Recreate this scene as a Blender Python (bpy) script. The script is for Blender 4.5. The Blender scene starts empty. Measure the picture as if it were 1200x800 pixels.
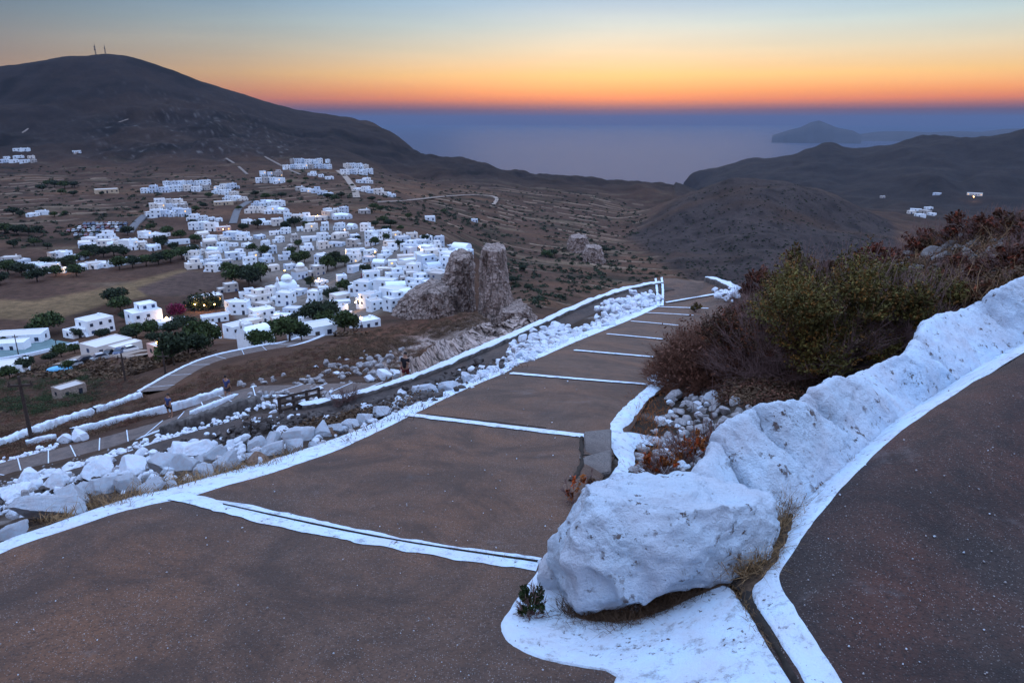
import bpy, bmesh, math, random
import numpy as np
from mathutils import Vector, Matrix, Euler

random.seed(7)
RNG = np.random.default_rng(11)
scn = bpy.context.scene
COL = scn.collection
R = math.radians

# ------------------------------------------------------------------ camera frame (eye at the origin, looking along +Y, pitched down)
PITCH, FPX = R(17.0), 850.0
CP, SP = math.cos(PITCH), math.sin(PITCH)

def ray(px, py):
    cx = (np.asarray(px, float) - 600) / FPX
    cy = (400 - np.asarray(py, float)) / FPX
    d = np.stack([cx + 0 * cy, CP + cy * SP, -SP + cy * CP], -1)
    return d / np.hypot(d[..., 0], d[..., 1])[..., None]          # unit horizontal length

def to_px(p):
    p = np.asarray(p, float)
    x, y, z = p[..., 0], p[..., 1], p[..., 2]
    dep = y * CP - z * SP
    up = y * SP + z * CP
    dep = np.where(dep < 1e-3, 1e-3, dep)
    return np.stack([600 + FPX * x / dep, 400 - FPX * up / dep], -1)

# ------------------------------------------------------------------ noise
_P = np.random.default_rng(3).permutation(4096)
_G3 = np.random.default_rng(4).normal(size=(4096, 3))
_G3 /= np.linalg.norm(_G3, axis=1)[:, None]

def perlin(p):
    p = np.asarray(p, float)
    i = np.floor(p).astype(np.int64)
    f = p - i
    u = f * f * f * (f * (f * 6 - 15) + 10)
    out = 0
    for dx in (0, 1):
        for dy in (0, 1):
            for dz in (0, 1):
                h = _P[(_P[(_P[(i[..., 0] + dx) & 4095] + i[..., 1] + dy) & 4095] + i[..., 2] + dz) & 4095]
                g = _G3[h]
                d = (g[..., 0] * (f[..., 0] - dx) + g[..., 1] * (f[..., 1] - dy) + g[..., 2] * (f[..., 2] - dz))
                w = (u[..., 0] if dx else 1 - u[..., 0]) * (u[..., 1] if dy else 1 - u[..., 1]) * (u[..., 2] if dz else 1 - u[..., 2])
                out = out + d * w
    return out * 1.5

def fbm(p, octaves=4, gain=.5, lac=2.03):
    a, s, t = 1.0, 0, 0
    p = np.asarray(p, float)
    for k in range(octaves):
        s = s + a * perlin(p + 17.3 * k)
        t += a
        a *= gain
        p = p * lac
    return s / t

def ridged(p, octaves=4):
    a, s, t = 1.0, 0, 0
    p = np.asarray(p, float)
    for k in range(octaves):
        s = s + a * (1 - 2 * np.abs(perlin(p + 9.7 * k)))
        t += a
        a *= .5
        p = p * 2.05
    return s / t

def p3(x, y, z=0.0):
    x = np.asarray(x, float)
    return np.stack([x, np.asarray(y, float) + 0 * x, z + 0 * x], -1)

def sstep(a, b, x):
    t = np.clip((x - a) / (b - a), 0, 1)
    return t * t * (3 - 2 * t)

# ------------------------------------------------------------------ object helpers
def mesh_from(name, V, F, mats=None, smooth=True, colors=None, mat_idx=None):
    V = np.asarray(V, np.float32).reshape(-1, 3)
    me = bpy.data.meshes.new(name)
    if isinstance(F, np.ndarray):
        n, k = F.shape
        me.vertices.add(len(V)); me.vertices.foreach_set('co', V.ravel())
        me.loops.add(n * k); me.loops.foreach_set('vertex_index', F.astype(np.int32).ravel())
        me.polygons.add(n)
        me.polygons.foreach_set('loop_start', np.arange(0, n * k, k, dtype=np.int32))
        me.polygons.foreach_set('loop_total', np.full(n, k, np.int32))
        if mat_idx is not None: me.polygons.foreach_set('material_index', np.asarray(mat_idx, np.int32))
        me.update(calc_edges=True)
    else:
        me.from_pydata([tuple(map(float, v)) for v in V], [], [tuple(f) for f in F])
        if mat_idx is not None:
            me.polygons.foreach_set('material_index', np.asarray(mat_idx, np.int32))
    if smooth:
        me.polygons.foreach_set('use_smooth', np.ones(len(me.polygons), bool))
    if colors is not None:
        at = me.color_attributes.new('cover', 'FLOAT_COLOR', 'POINT')
        c = np.ones((len(V), 4), np.float32); c[:, :3] = colors
        at.data.foreach_set('color', c.ravel())
    for m in (mats if isinstance(mats, (list, tuple)) else [mats]):
        if m: me.materials.append(m)
    me.validate()
    return me

def link(name, me, parent=None, loc=None, rz=None, scale=None):
    o = bpy.data.objects.new(name, me)
    COL.objects.link(o)
    if parent: o.parent = parent
    if loc is not None: o.location = [float(v) for v in loc]
    if rz is not None: o.rotation_euler = (0, 0, float(rz))
    if scale is not None: o.scale = scale if hasattr(scale, '__len__') else (scale,) * 3
    return o

def tag(o, label, cat, group=None, kind=None):
    if label: o['label'] = label
    if cat: o['category'] = cat
    if group: o['group'] = group
    if kind: o['kind'] = kind
    return o

def thing(name, loc, rz, label, cat, group=None):
    o = link(name, None, None, loc, rz)
    return tag(o, label, cat, group)

def struct(name, me):
    o = link(name, me); o['kind'] = 'structure'; return o

def copy_tree(o, parent=None):
    c = o.copy(); COL.objects.link(c)
    c.parent = parent
    for ch in list(o.children): copy_tree(ch, c)
    return c

class MB:
    """collects boxes, prisms and tubes into one mesh"""
    def __init__(s): s.V, s.F, s.M = [], [], []
    def add(s, V, F, m=0):
        b = len(s.V)
        s.V += [tuple(map(float, v)) for v in V]
        s.F += [tuple(b + i for i in f) for f in F]
        s.M += [m] * len(F)
    def box(s, x0, x1, y0, y1, z0, z1, m=0):
        s.add([(x0, y0, z0), (x1, y0, z0), (x1, y1, z0), (x0, y1, z0), (x0, y0, z1), (x1, y0, z1), (x1, y1, z1), (x0, y1, z1)],
              [(0, 3, 2, 1), (4, 5, 6, 7), (0, 1, 5, 4), (1, 2, 6, 5), (2, 3, 7, 6), (3, 0, 4, 7)], m)
    def tube(s, pts, rad, n=6, m=0):
        pts = [Vector(p) for p in pts]
        rad = rad if hasattr(rad, '__len__') else [rad] * len(pts)
        V = []
        for i, p in enumerate(pts):
            t = (pts[min(i + 1, len(pts) - 1)] - pts[max(i - 1, 0)]).normalized()
            a = t.cross(Vector((0, 0, 1)) if abs(t.z) < .9 else Vector((1, 0, 0))).normalized(); b = t.cross(a)
            for k in range(n):
                an = 2 * math.pi * k / n
                V.append(p + (a * math.cos(an) + b * math.sin(an)) * rad[i])
        F = [(i * n + k, i * n + (k + 1) % n, (i + 1) * n + (k + 1) % n, (i + 1) * n + k) for i in range(len(pts) - 1) for k in range(n)]
        F += [tuple(range(n - 1, -1, -1)), tuple((len(pts) - 1) * n + k for k in range(n))]
        s.add(V, F, m)
    def lathe(s, prof, n=14, c=(0, 0), a0=0, a1=2 * math.pi, m=0):
        V = [(c[0] + r * math.cos(a0 + (a1 - a0) * k / n), c[1] + r * math.sin(a0 + (a1 - a0) * k / n), z) for r, z in prof for k in range(n)]
        F = [(i * n + k, i * n + (k + 1) % n, (i + 1) * n + (k + 1) % n, (i + 1) * n + k) for i in range(len(prof) - 1) for k in range(n)]
        s.add(V, F, m)
    def mesh(s, name, mats, smooth=False):
        me = mesh_from(name, s.V, s.F, mats, smooth, mat_idx=s.M)
        return me

# ------------------------------------------------------------------ materials
def new_mat(name):
    m = bpy.data.materials.new(name); m.use_nodes = True
    nt = m.node_tree; nt.nodes.clear()
    out = nt.nodes.new('ShaderNodeOutputMaterial')
    b = nt.nodes.new('ShaderNodeBsdfPrincipled')
    nt.links.new(b.outputs[0], out.inputs[0])
    b.inputs['Roughness'].default_value = .85
    b.inputs['Specular IOR Level'].default_value = .25
    return m, nt, b

class N:
    def __init__(s, nt, coord='Object'):
        s.nt = nt; s.tc = nt.nodes.new('ShaderNodeTexCoord'); s.coord = s.tc.outputs[coord]
    def noise(s, scale, detail=4, rough=.55, vec=None, dist=0):
        n = s.nt.nodes.new('ShaderNodeTexNoise')
        n.inputs['Scale'].default_value = scale; n.inputs['Detail'].default_value = detail
        n.inputs['Roughness'].default_value = rough; n.inputs['Distortion'].default_value = dist
        s.nt.links.new(vec or s.coord, n.inputs['Vector']); return n.outputs['Fac']
    def voro(s, scale, feature='F1', out='Distance', vec=None, rand=1):
        n = s.nt.nodes.new('ShaderNodeTexVoronoi'); n.feature = feature
        n.inputs['Scale'].default_value = scale; n.inputs['Randomness'].default_value = rand
        s.nt.links.new(vec or s.coord, n.inputs['Vector']); return n.outputs[out]
    def ramp(s, fac, stops, interp='LINEAR'):
        n = s.nt.nodes.new('ShaderNodeValToRGB'); n.color_ramp.interpolation = interp
        e = n.color_ramp.elements
        while len(e) < len(stops): e.new(.5)
        for el, (p, c) in zip(e, stops):
            el.position = p
            c = (c, c, c) if not hasattr(c, '__len__') else c
            el.color = (*c, 1)
        s.nt.links.new(fac, n.inputs[0]); return n.outputs[0]
    def mix(s, fac, a, b, mode='MIX'):
        n = s.nt.nodes.new('ShaderNodeMix'); n.data_type = 'RGBA'; n.blend_type = mode
        for v, i in ((fac, 0), (a, 6), (b, 7)):
            if hasattr(v, 'is_linked') or isinstance(v, bpy.types.NodeSocket): s.nt.links.new(v, n.inputs[i])
            elif i == 0: n.inputs[0].default_value = v
            else: n.inputs[i].default_value = (*v, 1)
        return n.outputs[2]
    def math(s, op, a, b=0.0):
        n = s.nt.nodes.new('ShaderNodeMath'); n.operation = op
        for v, i in ((a, 0), (b, 1)):
            if isinstance(v, bpy.types.NodeSocket): s.nt.links.new(v, n.inputs[i])
            else: n.inputs[i].default_value = v
        return n.outputs[0]
    def bump(s, bsdf, h, dist=.02, strength=.6):
        n = s.nt.nodes.new('ShaderNodeBump'); n.inputs['Distance'].default_value = dist; n.inputs['Strength'].default_value = strength
        s.nt.links.new(h, n.inputs['Height']); s.nt.links.new(n.outputs[0], bsdf.inputs['Normal'])
    def attr(s, name):
        n = s.nt.nodes.new('ShaderNodeAttribute'); n.attribute_name = name; return n.outputs['Color']
    def objrand(s):
        return s.nt.nodes.new('ShaderNodeObjectInfo').outputs['Random']
    def to(s, bsdf, sock, v): s.nt.links.new(v, bsdf.inputs[sock])

def mat_simple(name, c, rough=.85, var=.25, scale=3.0, metal=0, spec=.25):
    m, nt, b = new_mat(name); g = N(nt)
    f = g.noise(scale, 4)
    c = np.array(c)
    g.to(b, 'Base Color', g.ramp(f, [(.3, tuple(c * (1 - var))), (.7, tuple(np.minimum(c * (1 + var), 1)))]))
    b.inputs['Roughness'].default_value = rough; b.inputs['Metallic'].default_value = metal
    b.inputs['Specular IOR Level'].default_value = spec
    return m

def mat_whitewash(name, base=(.74, .75, .77), chips=.5, bare=(.16, .13, .12), bump=.012, big=1.0, pink=.5, wear=0):
    m, nt, b = new_mat(name); g = N(nt)
    tone = g.noise(2.3 * big, 5, .6)
    col = g.ramp(tone, [(.3, tuple(np.array(base) * np.array([.98, .84, .80]))), (.62, base)])
    blot = g.noise(9 * big, 6, .7)
    col = g.mix(g.math('MULTIPLY', g.ramp(blot, [(.52, 0), (.66, 1)]), .35 * pink), col, (.50, .38, .36))
    # flaked spots where the limewash has come off
    ch1 = g.noise(15 * big, 7, .70, dist=.15); ch2 = g.noise(4.5 * big, 3)
    mk = g.math('MULTIPLY', g.ramp(ch1, [(.645 - .04 * chips, 0), (.67 - .04 * chips, 1)]), g.ramp(ch2, [(.47, 0), (.60, 1)]))
    mk = g.math('MAXIMUM', mk, g.math('MULTIPLY', g.ramp(g.noise(38 * big, 3, .6), [(.70, 0), (.73, 1)]), .8 * min(1, chips)))
    if wear: mk = g.math('MAXIMUM', mk, g.math('MULTIPLY', g.ramp(g.noise(7, 8, .8), [(.54, 0), (.64, 1)]), wear))
    col = g.mix(mk, col, bare)
    g.to(b, 'Base Color', col)
    h = g.math('ADD', g.math('MULTIPLY', g.noise(14 * big, 9, .72), 1.3), g.math('MULTIPLY', g.noise(60 * big, 5, .65), .6))
    h = g.math('SUBTRACT', h, g.math('MULTIPLY', mk, .25))
    g.bump(b, h, bump * 3.0, 1.0)
    b.inputs['Roughness'].default_value = .9
    return m

def mat_paving(name, base, red, dark, speck=.62):
    m, nt, b = new_mat(name); g = N(nt)
    big = g.noise(.55, 5, .6); mid = g.noise(3.5, 6, .7); fine = g.noise(45, 6, .75)
    col = g.ramp(mid, [(.32, tuple(np.array(base) * .8)), (.7, tuple(np.array(base) * 1.2))])
    col = g.mix(g.ramp(big, [(.44, 0), (.66, .8)]), col, red)
    col = g.mix(g.ramp(g.noise(1.3, 4, .6), [(.5, 0), (.72, .7)]), col, dark)
    col = g.mix(g.ramp(fine, [(.35, .75), (.5, 0)]), col, tuple(np.array(dark) * .45))
    # exposed aggregate: small pale and dark stones
    for sc, th, c, amt in ((95, .17, (.36, .33, .33), speck), (48, .13, (.30, .27, .27), speck * .9), (24, .075, (.30, .27, .265), speck * .8), (11, .04, (.24, .21, .205), speck * .8), (70, .22, (.025, .022, .025), .7)):
        d = g.voro(sc); keep = g.voro(sc, out='Color')
        sep = nt.nodes.new('ShaderNodeSeparateColor'); nt.links.new(keep, sep.inputs[0])
        k = g.math('GREATER_THAN', sep.outputs[0], .62)
        mk = g.math('MULTIPLY', g.math('MULTIPLY', g.ramp(d, [(th, 1), (th * 1.6, 0)]), k), amt)
        col = g.mix(mk, col, c)
    col = g.mix(g.math('MULTIPLY', g.ramp(g.noise(.85, 8, .75, dist=.8), [(.46, 0), (.60, 1)]), .65), col, tuple(np.array(dark) * .62))
    # pale worn scuffs
    col = g.mix(g.math('MULTIPLY', g.ramp(g.noise(2.1, 7, .72, dist=.4), [(.60, 0), (.78, 1)]), .35), col, (.20, .18, .185))
    g.to(b, 'Base Color', col)
    h = g.math('ADD', g.math('MULTIPLY', g.voro(80), .6), g.math('MULTIPLY', g.noise(30, 8, .7), 1.0))
    g.bump(b, h, .012, .8)
    b.inputs['Roughness'].default_value = .8
    return m
HAZE_DEN = 0.46e-4
HAZE_COL = (.19, .27, .42, 1)
SKY_STRENGTH = 1.0
SUN_E = .30
EXPOSURE = 0.42
# sky radiance by sine of height: towards the afterglow, and away from it
SKY_W = [(0.0, (.075, .055, .095)), (.011, (.11, .062, .088)), (.017, (.32, .11, .085)), (.025, (.72, .20, .07)), (.034, (.82, .30, .09)), (.054, (.80, .48, .18)), (.084, (.60, .53, .38)), (.113, (.44, .53, .52)), (.143, (.26, .42, .56)), (.2, (.15, .28, .46)), (.35, (.30, .50, .92)), (.6, (.80, 1.22, 2.0)), (1.0, (1.0, 1.48, 2.35))]
SKY_E = [(0.0, (.04, .036, .06)), (.012, (.055, .044, .068)), (.03, (.125, .088, .10)), (.06, (.135, .112, .13)), (.10, (.08, .095, .13)), (.14, (.04, .07, .12)), (.2, (.20, .19, .27)), (.35, (.66, .61, .76)), (.6, (.88, 1.10, 1.65)), (1.0, (1.0, 1.48, 2.35))]
# ------------------------------------------------------------------ lie of the land: control points -> smooth height field over (azimuth, log range)
CPTS = []                                                  # (azimuth, log r, g)  with g = -z / (r + 2)
def cp_xyz(x, y, z):
    r = math.hypot(x, y); CPTS.append((math.atan2(x, y), math.log(r), -z / (r + 2)))
def cr(px, py, r):                                         # seen at a pixel, known range
    d = ray(px, py); cp_xyz(d[0] * r, d[1] * r, d[2] * r)
def cz(px, py, z):                                         # seen at a pixel, known level
    d = ray(px, py); r = z / d[2]; cp_xyz(d[0] * r, d[1] * r, z)
def ch(px, r, z, py=450):                                  # hidden from the eye: bearing of a pixel, range, level
    d = ray(px, py); cp_xyz(d[0] * r, d[1] * r, z)
def plane(px, py, a, b, c):
    d = ray(px, py); r = a / (d[2] - b * d[0] - c * d[1]); return d * r
def cmain(px, py): cp_xyz(*plane(px, py, -2.0, -.04, -.2))
def cright(px, py): cp_xyz(*plane(px, py, -2.52, .06, .067))

for p in [(-250, 720), (-60, 700), (0, 648), (100, 608), (200, 585), (330, 545), (460, 492), (600, 430), (672, 407), (720, 378), (770, 358),
          (150, 720), (300, 660), (450, 690), (560, 740), (0, 800), (200, 840), (400, 880), (560, 900), (300, 600), (450, 570), (600, 600), (600, 520), (620, 470),
          (628, 662), (690, 575), (735, 505), (785, 459), (812, 424), (825, 403), (838, 386), (690, 430), (740, 400), (800, 365), (640, 640),
          (-200, 900), (300, 1100), (500, 1300)]: cmain(*p)
for p in [(985, 800), (940, 700), (960, 640), (1010, 560), (1100, 480), (1200, 410), (1200, 600), (1200, 800), (1050, 900), (1350, 700), (1350, 450), (1300, 1000), (1100, 1150), (1120, 650)]: cright(*p)
cr(800, 326, 55.5); cr(770, 328, 54.5); cr(840, 334, 53.5); cr(866, 345, 50); cr(735, 337, 52); cr(820, 345, 49.5)
# leg two, below the main path on its far side
cr(700, 353, 49); cr(650, 377, 44.5); cr(600, 402, 39.5); cr(540, 430, 35.5); cr(480, 453, 32.8); cr(420, 472, 31.2); cr(350, 489, 30.2)
cr(300, 494, 29.5); cr(260, 509, 29); cr(200, 524, 28.8); cr(130, 546, 28.8); cr(60, 568, 28.8); cr(0, 588, 29.2)
for px, r, z in [(100, 12, -5.9), (100, 19, -9.8), (0, 12, -6.0), (0, 19, -10), (200, 12, -5.6), (200, 19, -9.3), (300, 13, -6.0), (300, 20, -9.6),
                 (420, 17, -7.3), (420, 23, -10), (520, 21, -8.3), (600, 28, -9.2), (660, 35, -10.6), (-80, 14, -7), (-80, 22, -11.5)]: ch(px, r, z)
# legs three and four and the scrub slope
for p in [(478, 450, -13.6), (440, 457, -14.2), (380, 458, -15.4), (300, 462, -17), (230, 483, -17.7), (150, 516, -18.5), (60, 538, -19.2), (0, 552, -19.6),
          (-60, 590, -16), (0, 568, -15.6), (90, 556, -14.6), (160, 500, -21), (60, 510, -22.5), (0, 508, -24.5), (340, 440, -19.5), (330, 410, -29), (250, 430, -28.5), (180, 459, -27),
          (400, 420, -23), (420, 400, -30), (370, 392, -38), (100, 470, -32), (0, 470, -36), (100, 430, -48), (0, 440, -52), (180, 430, -37), (230, 405, -46), (100, 408, -63), (30, 415, -63), (300, 398, -48),
          (180, 400, -58)]: cz(*p)
# plateau of the town
for px in (-80, 0, 100, 200, 300):
    for py, z in ((385, -65), (350, -65), (310, -65), (270, -65), (235, -64), (212, -62)): cz(px, py, z)
for p in [(350, 375, -62), (400, 370, -58), (430, 366, -55), (470, 350, -52), (500, 325, -50), (535, 300, -47), (552, 296, -46.5), (400, 340, -60), (400, 300, -62), (400, 260, -63), (450, 310, -56), (450, 280, -58), (500, 288, -53),
          (350, 300, -64), (350, 260, -64), (340, 235, -63), (380, 220, -61), (440, 225, -62), (520, 272, -68), (470, 250, -66)]: cz(*p)
# rough outcrop and the scrubby shelf in front of the promontory
cr(500, 425, 62); cr(560, 425, 66); cr(470, 440, 50); cr(540, 385, 102); cr(600, 380, 105); cr(480, 405, 92); cr(440, 415, 80)
cr(560, 367, 150); cr(500, 380, 140); cr(440, 388, 135); cr(480, 366, 205); cr(540, 362, 215); cr(420, 383, 170)
ch(640, 75, -27); ch(700, 80, -30); ch(640, 120, -42); ch(700, 120, -46); ch(800, 75, -28); ch(800, 120, -48); ch(800, 220, -78); ch(600, 170, -50); ch(620, 215, -66); ch(560, 300, -75); ch(530, 330, -72); ch(700, 220, -75)
# terraced valley
for p in [(590, 350, -70), (620, 345, -78), (660, 335, -86), (720, 320, -97), (620, 310, -90), (680, 300, -97), (600, 280, -92), (660, 270, -99), (560, 262, -86), (520, 250, -77), (620, 250, -96), (700, 262, -106), (740, 285, -106), (760, 315, -98),
          (560, 235, -84), (620, 228, -97), (690, 238, -106), (480, 238, -70)]: cz(*p)
# saddle ridge: skyline against the sea, then falling to the shore
for px, py, r in [(500, 186, 1650), (520, 189, 1600), (560, 195, 1520), (600, 204, 1450), (650, 209, 1430), (700, 213, 1420), (750, 217, 1420), (790, 220, 1440)]: cr(px, py, r)
for px, py, r in [(500, 212, 1150), (560, 212, 1150), (620, 216, 1200), (700, 224, 1180), (760, 230, 1150), (790, 232, 1150)]: cr(px, py, r)
for px in (520, 600, 680, 740, 780): ch(px, 1900, -215, 200); ch(px, 2600, -400, 200); ch(px, 3900, -420, 200)
# mountain
for px, py, r in [(-80, 88, 2150), (-40, 83, 2130), (0, 78, 2100), (60, 70, 2060), (90, 67, 2030), (120, 66.5, 2020), (160, 70, 2010), (200, 83, 2020), (250, 102, 2020), (300, 119, 2020), (340, 131, 2040), (370, 134, 2120), (400, 137, 2200), (430, 145, 2200), (460, 162, 2100), (485, 178, 1850)]: cr(px, py, r)
for px, py, r in [(0, 105, 1900), (100, 98, 1830), (200, 110, 1800), (0, 150, 1560), (100, 145, 1530), (200, 145, 1480), (280, 145, 1580), (0, 182, 1290), (100, 182, 1220), (200, 185, 1120), (280, 175, 1200), (330, 155, 1620), (380, 160, 1600), (330, 190, 1040), (400, 185, 1150),
                  (-80, 150, 1600), (-80, 185, 1320), (440, 180, 1500), (450, 205, 1080), (480, 200, 1330)]: cr(px, py, r)
for px in (-80, 0, 100, 200, 300): ch(px, 2600, 20, 150); ch(px, 3400, -230, 150); ch(px, 4300, -420, 150)
for px in (380, 440): ch(px, 2700, -60, 150); ch(px, 3300, -330, 150); ch(px, 4200, -420, 150)
# middle hill
for px, py, r in [(890, 211, 850), (850, 213, 850), (820, 224, 830), (780, 244, 800), (745, 268, 760), (930, 215, 870), (980, 228, 920), (1030, 254, 960), (890, 255, 690), (890, 300, 550), (820, 275, 660), (960, 270, 700), (1000, 300, 620), (830, 318, 500), (800, 300, 570)]: cr(px, py, r)
for px, r, z in [(760, 1100, -122), (850, 1150, -140), (930, 1200, -142), (1010, 1250, -140), (1150, 700, -110), (1200, 1000, -128), (1100, 400, -85), (1100, 150, -42), (1200, 150, -40), (1000, 150, -52), (1000, 350, -85), (900, 200, -75), (900, 350, -92)]: ch(px, r, z, 250)
# far side valley and its hills
for p in [(1060, 246, -146), (1080, 232, -148), (1130, 234, -147), (1130, 222, -146), (1190, 225, -140), (1020, 228, -148)]: cz(*p)
for px, py, r in [(1090, 207, 1850), (1050, 216, 1800), (1140, 212, 1880), (1090, 216, 1700), (970, 173, 2450), (930, 184, 2450), (900, 190, 2440), (880, 190, 2430), (840, 202, 2400), (806, 213, 2380), (800, 217, 2350), (1000, 178, 2500), (1060, 169, 2550), (1090, 166, 2600), (1120, 166, 2600), (1160, 164, 2600), (1200, 155, 2600), (1280, 147, 2600),
                  (960, 205, 2050), (1010, 205, 2050), (880, 208, 2150), (1150, 190, 2150), (1230, 195, 2100), (820, 217, 2250)]: cr(px, py, r)
for px in (870, 960, 1060, 1160, 1260): ch(px, 3200, -260, 200); ch(px, 3900, -420, 200)
for px in (760, 785): ch(px, 2300, -400, 200)
# near hillside on the right, behind the white wall
for px, r, z in [(900, 6.5, -3.1), (1000, 6.8, -2.8), (1100, 7.5, -2.55), (780, 6.5, -3.35), (960, 11, -3.75), (1050, 10.5, -3.1), (1180, 10, -2.6), (720, 5.5, -3.2)]: ch(px, r, z)
for px, py, r in [(850, 480, 9.6), (790, 520, 8.8), (800, 462, 12), (880, 430, 12.5), (760, 545, 7.6), (880, 372, 21), (960, 345, 19.5), (1040, 312, 20), (1100, 288, 21), (1150, 268, 23), (1200, 258, 24.5), (1280, 240, 26), (930, 350, 24), (1130, 330, 14.5), (1180, 320, 12.5)]: cr(px, py, r)
for px, r, z in [(900, 32, -9.6), (1000, 30, -7.0), (1100, 32, -6.6), (1200, 35, -6.4), (900, 60, -24), (1000, 60, -22), (1100, 60, -20), (1250, 60, -18), (870, 60, -23)]: ch(px, r, z, 330)

_A = np.array(CPTS); _KX = 3.0
def _tps_fit():
    X = np.stack([_A[:, 0] * _KX, _A[:, 1]], 1); n = len(X)
    d2 = ((X[:, None] - X[None]) ** 2).sum(-1)
    K = np.where(d2 > 0, d2 * np.log(d2 + 1e-30) * .5, 0) + np.eye(n) * 3e-4
    Pm = np.concatenate([np.ones((n, 1)), X], 1)
    M = np.block([[K, Pm], [Pm.T, np.zeros((3, 3))]])
    s = np.linalg.lstsq(M, np.concatenate([_A[:, 2], np.zeros(3)]), rcond=None)[0]
    return X, s[:n], s[n:]
_TX, _TW, _TA = _tps_fit()
def tps(az, lr):
    az = np.clip(az, -.8, .8) * _KX
    sh = np.shape(az); q = np.stack([np.ravel(az), np.ravel(lr)], 1); out = np.empty(len(q))
    for i in range(0, len(q), 20000):
        b = q[i:i + 20000]
        d2 = (b[:, :1] - _TX[:, 0]) ** 2 + (b[:, 1:] - _TX[:, 1]) ** 2
        out[i:i + 20000] = (d2 * np.log(d2 + 1e-30) * .5) @ _TW + _TA[0] + b @ _TA[1:]
    return out.reshape(sh)

AZ = np.concatenate([np.linspace(-1.9, -.80, 30)[:-1], np.linspace(-.80, .80, 740), np.linspace(.80, 1.9, 30)[1:]])
LR = np.linspace(math.log(.7), math.log(4400), 900)
_az, _lr = np.meshgrid(AZ, LR, indexing='ij')
_r = np.exp(_lr)
_c = tps(AZ[::3][:, None] + 0 * LR[None, ::2], LR[None, ::2] + 0 * AZ[::3][:, None])
def _up(a, xo, xn, axis):                                  # linear upsample along an axis
    return np.apply_along_axis(lambda v: np.interp(xn, xo, v), axis, a)
_g = _up(_up(_c, AZ[::3], AZ, 0), LR[::2], LR, 1)
ZB = -_g * (_r + 2)                                        # smooth base level
GX, GY = _r * np.sin(_az), _r * np.cos(_az)
GP = to_px(np.stack([GX, GY, ZB], -1))

def poly_sd(px, poly):
    """signed distance in picture units to a polygon, negative inside"""
    P = np.asarray(poly, float); x, y = px[..., 0], px[..., 1]
    d = np.full(x.shape, 1e9); ins = np.zeros(x.shape, bool)
    for a, b in zip(P, np.roll(P, -1, 0)):
        e = b - a; w0, w1 = x - a[0], y - a[1]
        t = np.clip((w0 * e[0] + w1 * e[1]) / (e @ e + 1e-9), 0, 1)
        d = np.minimum(d, (w0 - t * e[0]) ** 2 + (w1 - t * e[1]) ** 2)
        c = (a[1] <= y) != (b[1] <= y)
        ins ^= c & (x < a[0] + (y - a[1]) * e[0] / (e[1] if abs(e[1]) > 1e-9 else 1e-9))
    d = np.sqrt(d); return np.where(ins, -d, d)

def region(poly, r0, r1, soft):
    m = np.zeros(_r.shape); j0, j1 = np.searchsorted(LR, [math.log(r0), math.log(r1)])
    m[:, j0:j1] = 1 - sstep(-soft, soft, poly_sd(GP[:, j0:j1], poly)); return m

MAIN_L = [(-300, 800), (-150, 705), (0, 648), (100, 608), (200, 585), (265, 563), (330, 545), (400, 521), (460, 492), (530, 461), (600, 430), (660, 404), (720, 378), (775, 358)]
MAIN_R = [(1000, 1150), (860, 900), (720, 760), (650, 690), (690, 590), (715, 545), (742, 500), (760, 470), (785, 452), (800, 430), (820, 405), (838, 385), (850, 365), (866, 345)]
main_poly = MAIN_L + [(770, 326), (800, 323), (835, 331), (866, 345)] + MAIN_R[::-1]
right_poly = [(880, 950), (860, 690), (905, 640), (960, 575), (1010, 530), (1100, 465), (1200, 405), (1350, 320), (1700, 430), (1600, 1300)]
M_PATH = np.maximum(region(main_poly, .7, 60, 5), region(right_poly, .7, 14, 5))
M_PATH[:, :np.searchsorted(LR, math.log(2.4))] = 1
LEG2 = [(790, 337), (765, 340), (735, 347), (700, 361), (650, 385), (600, 409), (540, 437), (480, 459), (420, 477), (350, 492), (305, 494), (262, 508), (200, 526), (130, 549), (60, 571), (0, 592), (-60, 612)]
LEG3 = [(505, 446), (478, 450), (440, 457), (380, 458), (320, 458), (292, 463), (240, 480), (190, 500), (140, 518), (90, 531), (40, 543), (0, 554), (-50, 570)]
LEG4 = [(395, 382), (370, 393), (340, 404), (300, 411), (262, 419), (235, 428), (208, 443), (183, 459)]
def near_line(pts, r0, r1, w):
    m = np.full(_r.shape, 1e9); j0, j1 = np.searchsorted(LR, [math.log(r0), math.log(r1)])
    P = np.array(pts, float); g = GP[:, j0:j1]; d = np.full(g.shape[:2], 1e9)
    for a, b in zip(P[:-1], P[1:]):
        e = b - a; t = np.clip(((g - a) @ e) / (e @ e), 0, 1)
        d = np.minimum(d, np.linalg.norm(g - a - t[..., None] * e, axis=-1))
    out = np.zeros(_r.shape); out[:, j0:j1] = 1 - sstep(w, w * 1.8, d); return out
M_LEG = np.maximum.reduce([near_line(LEG2, 25, 48, 16), near_line(LEG3, 30, 60, 10), near_line(LEG4, 60, 130, 7)])
M_CALM = np.maximum(M_PATH, M_LEG)

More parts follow.
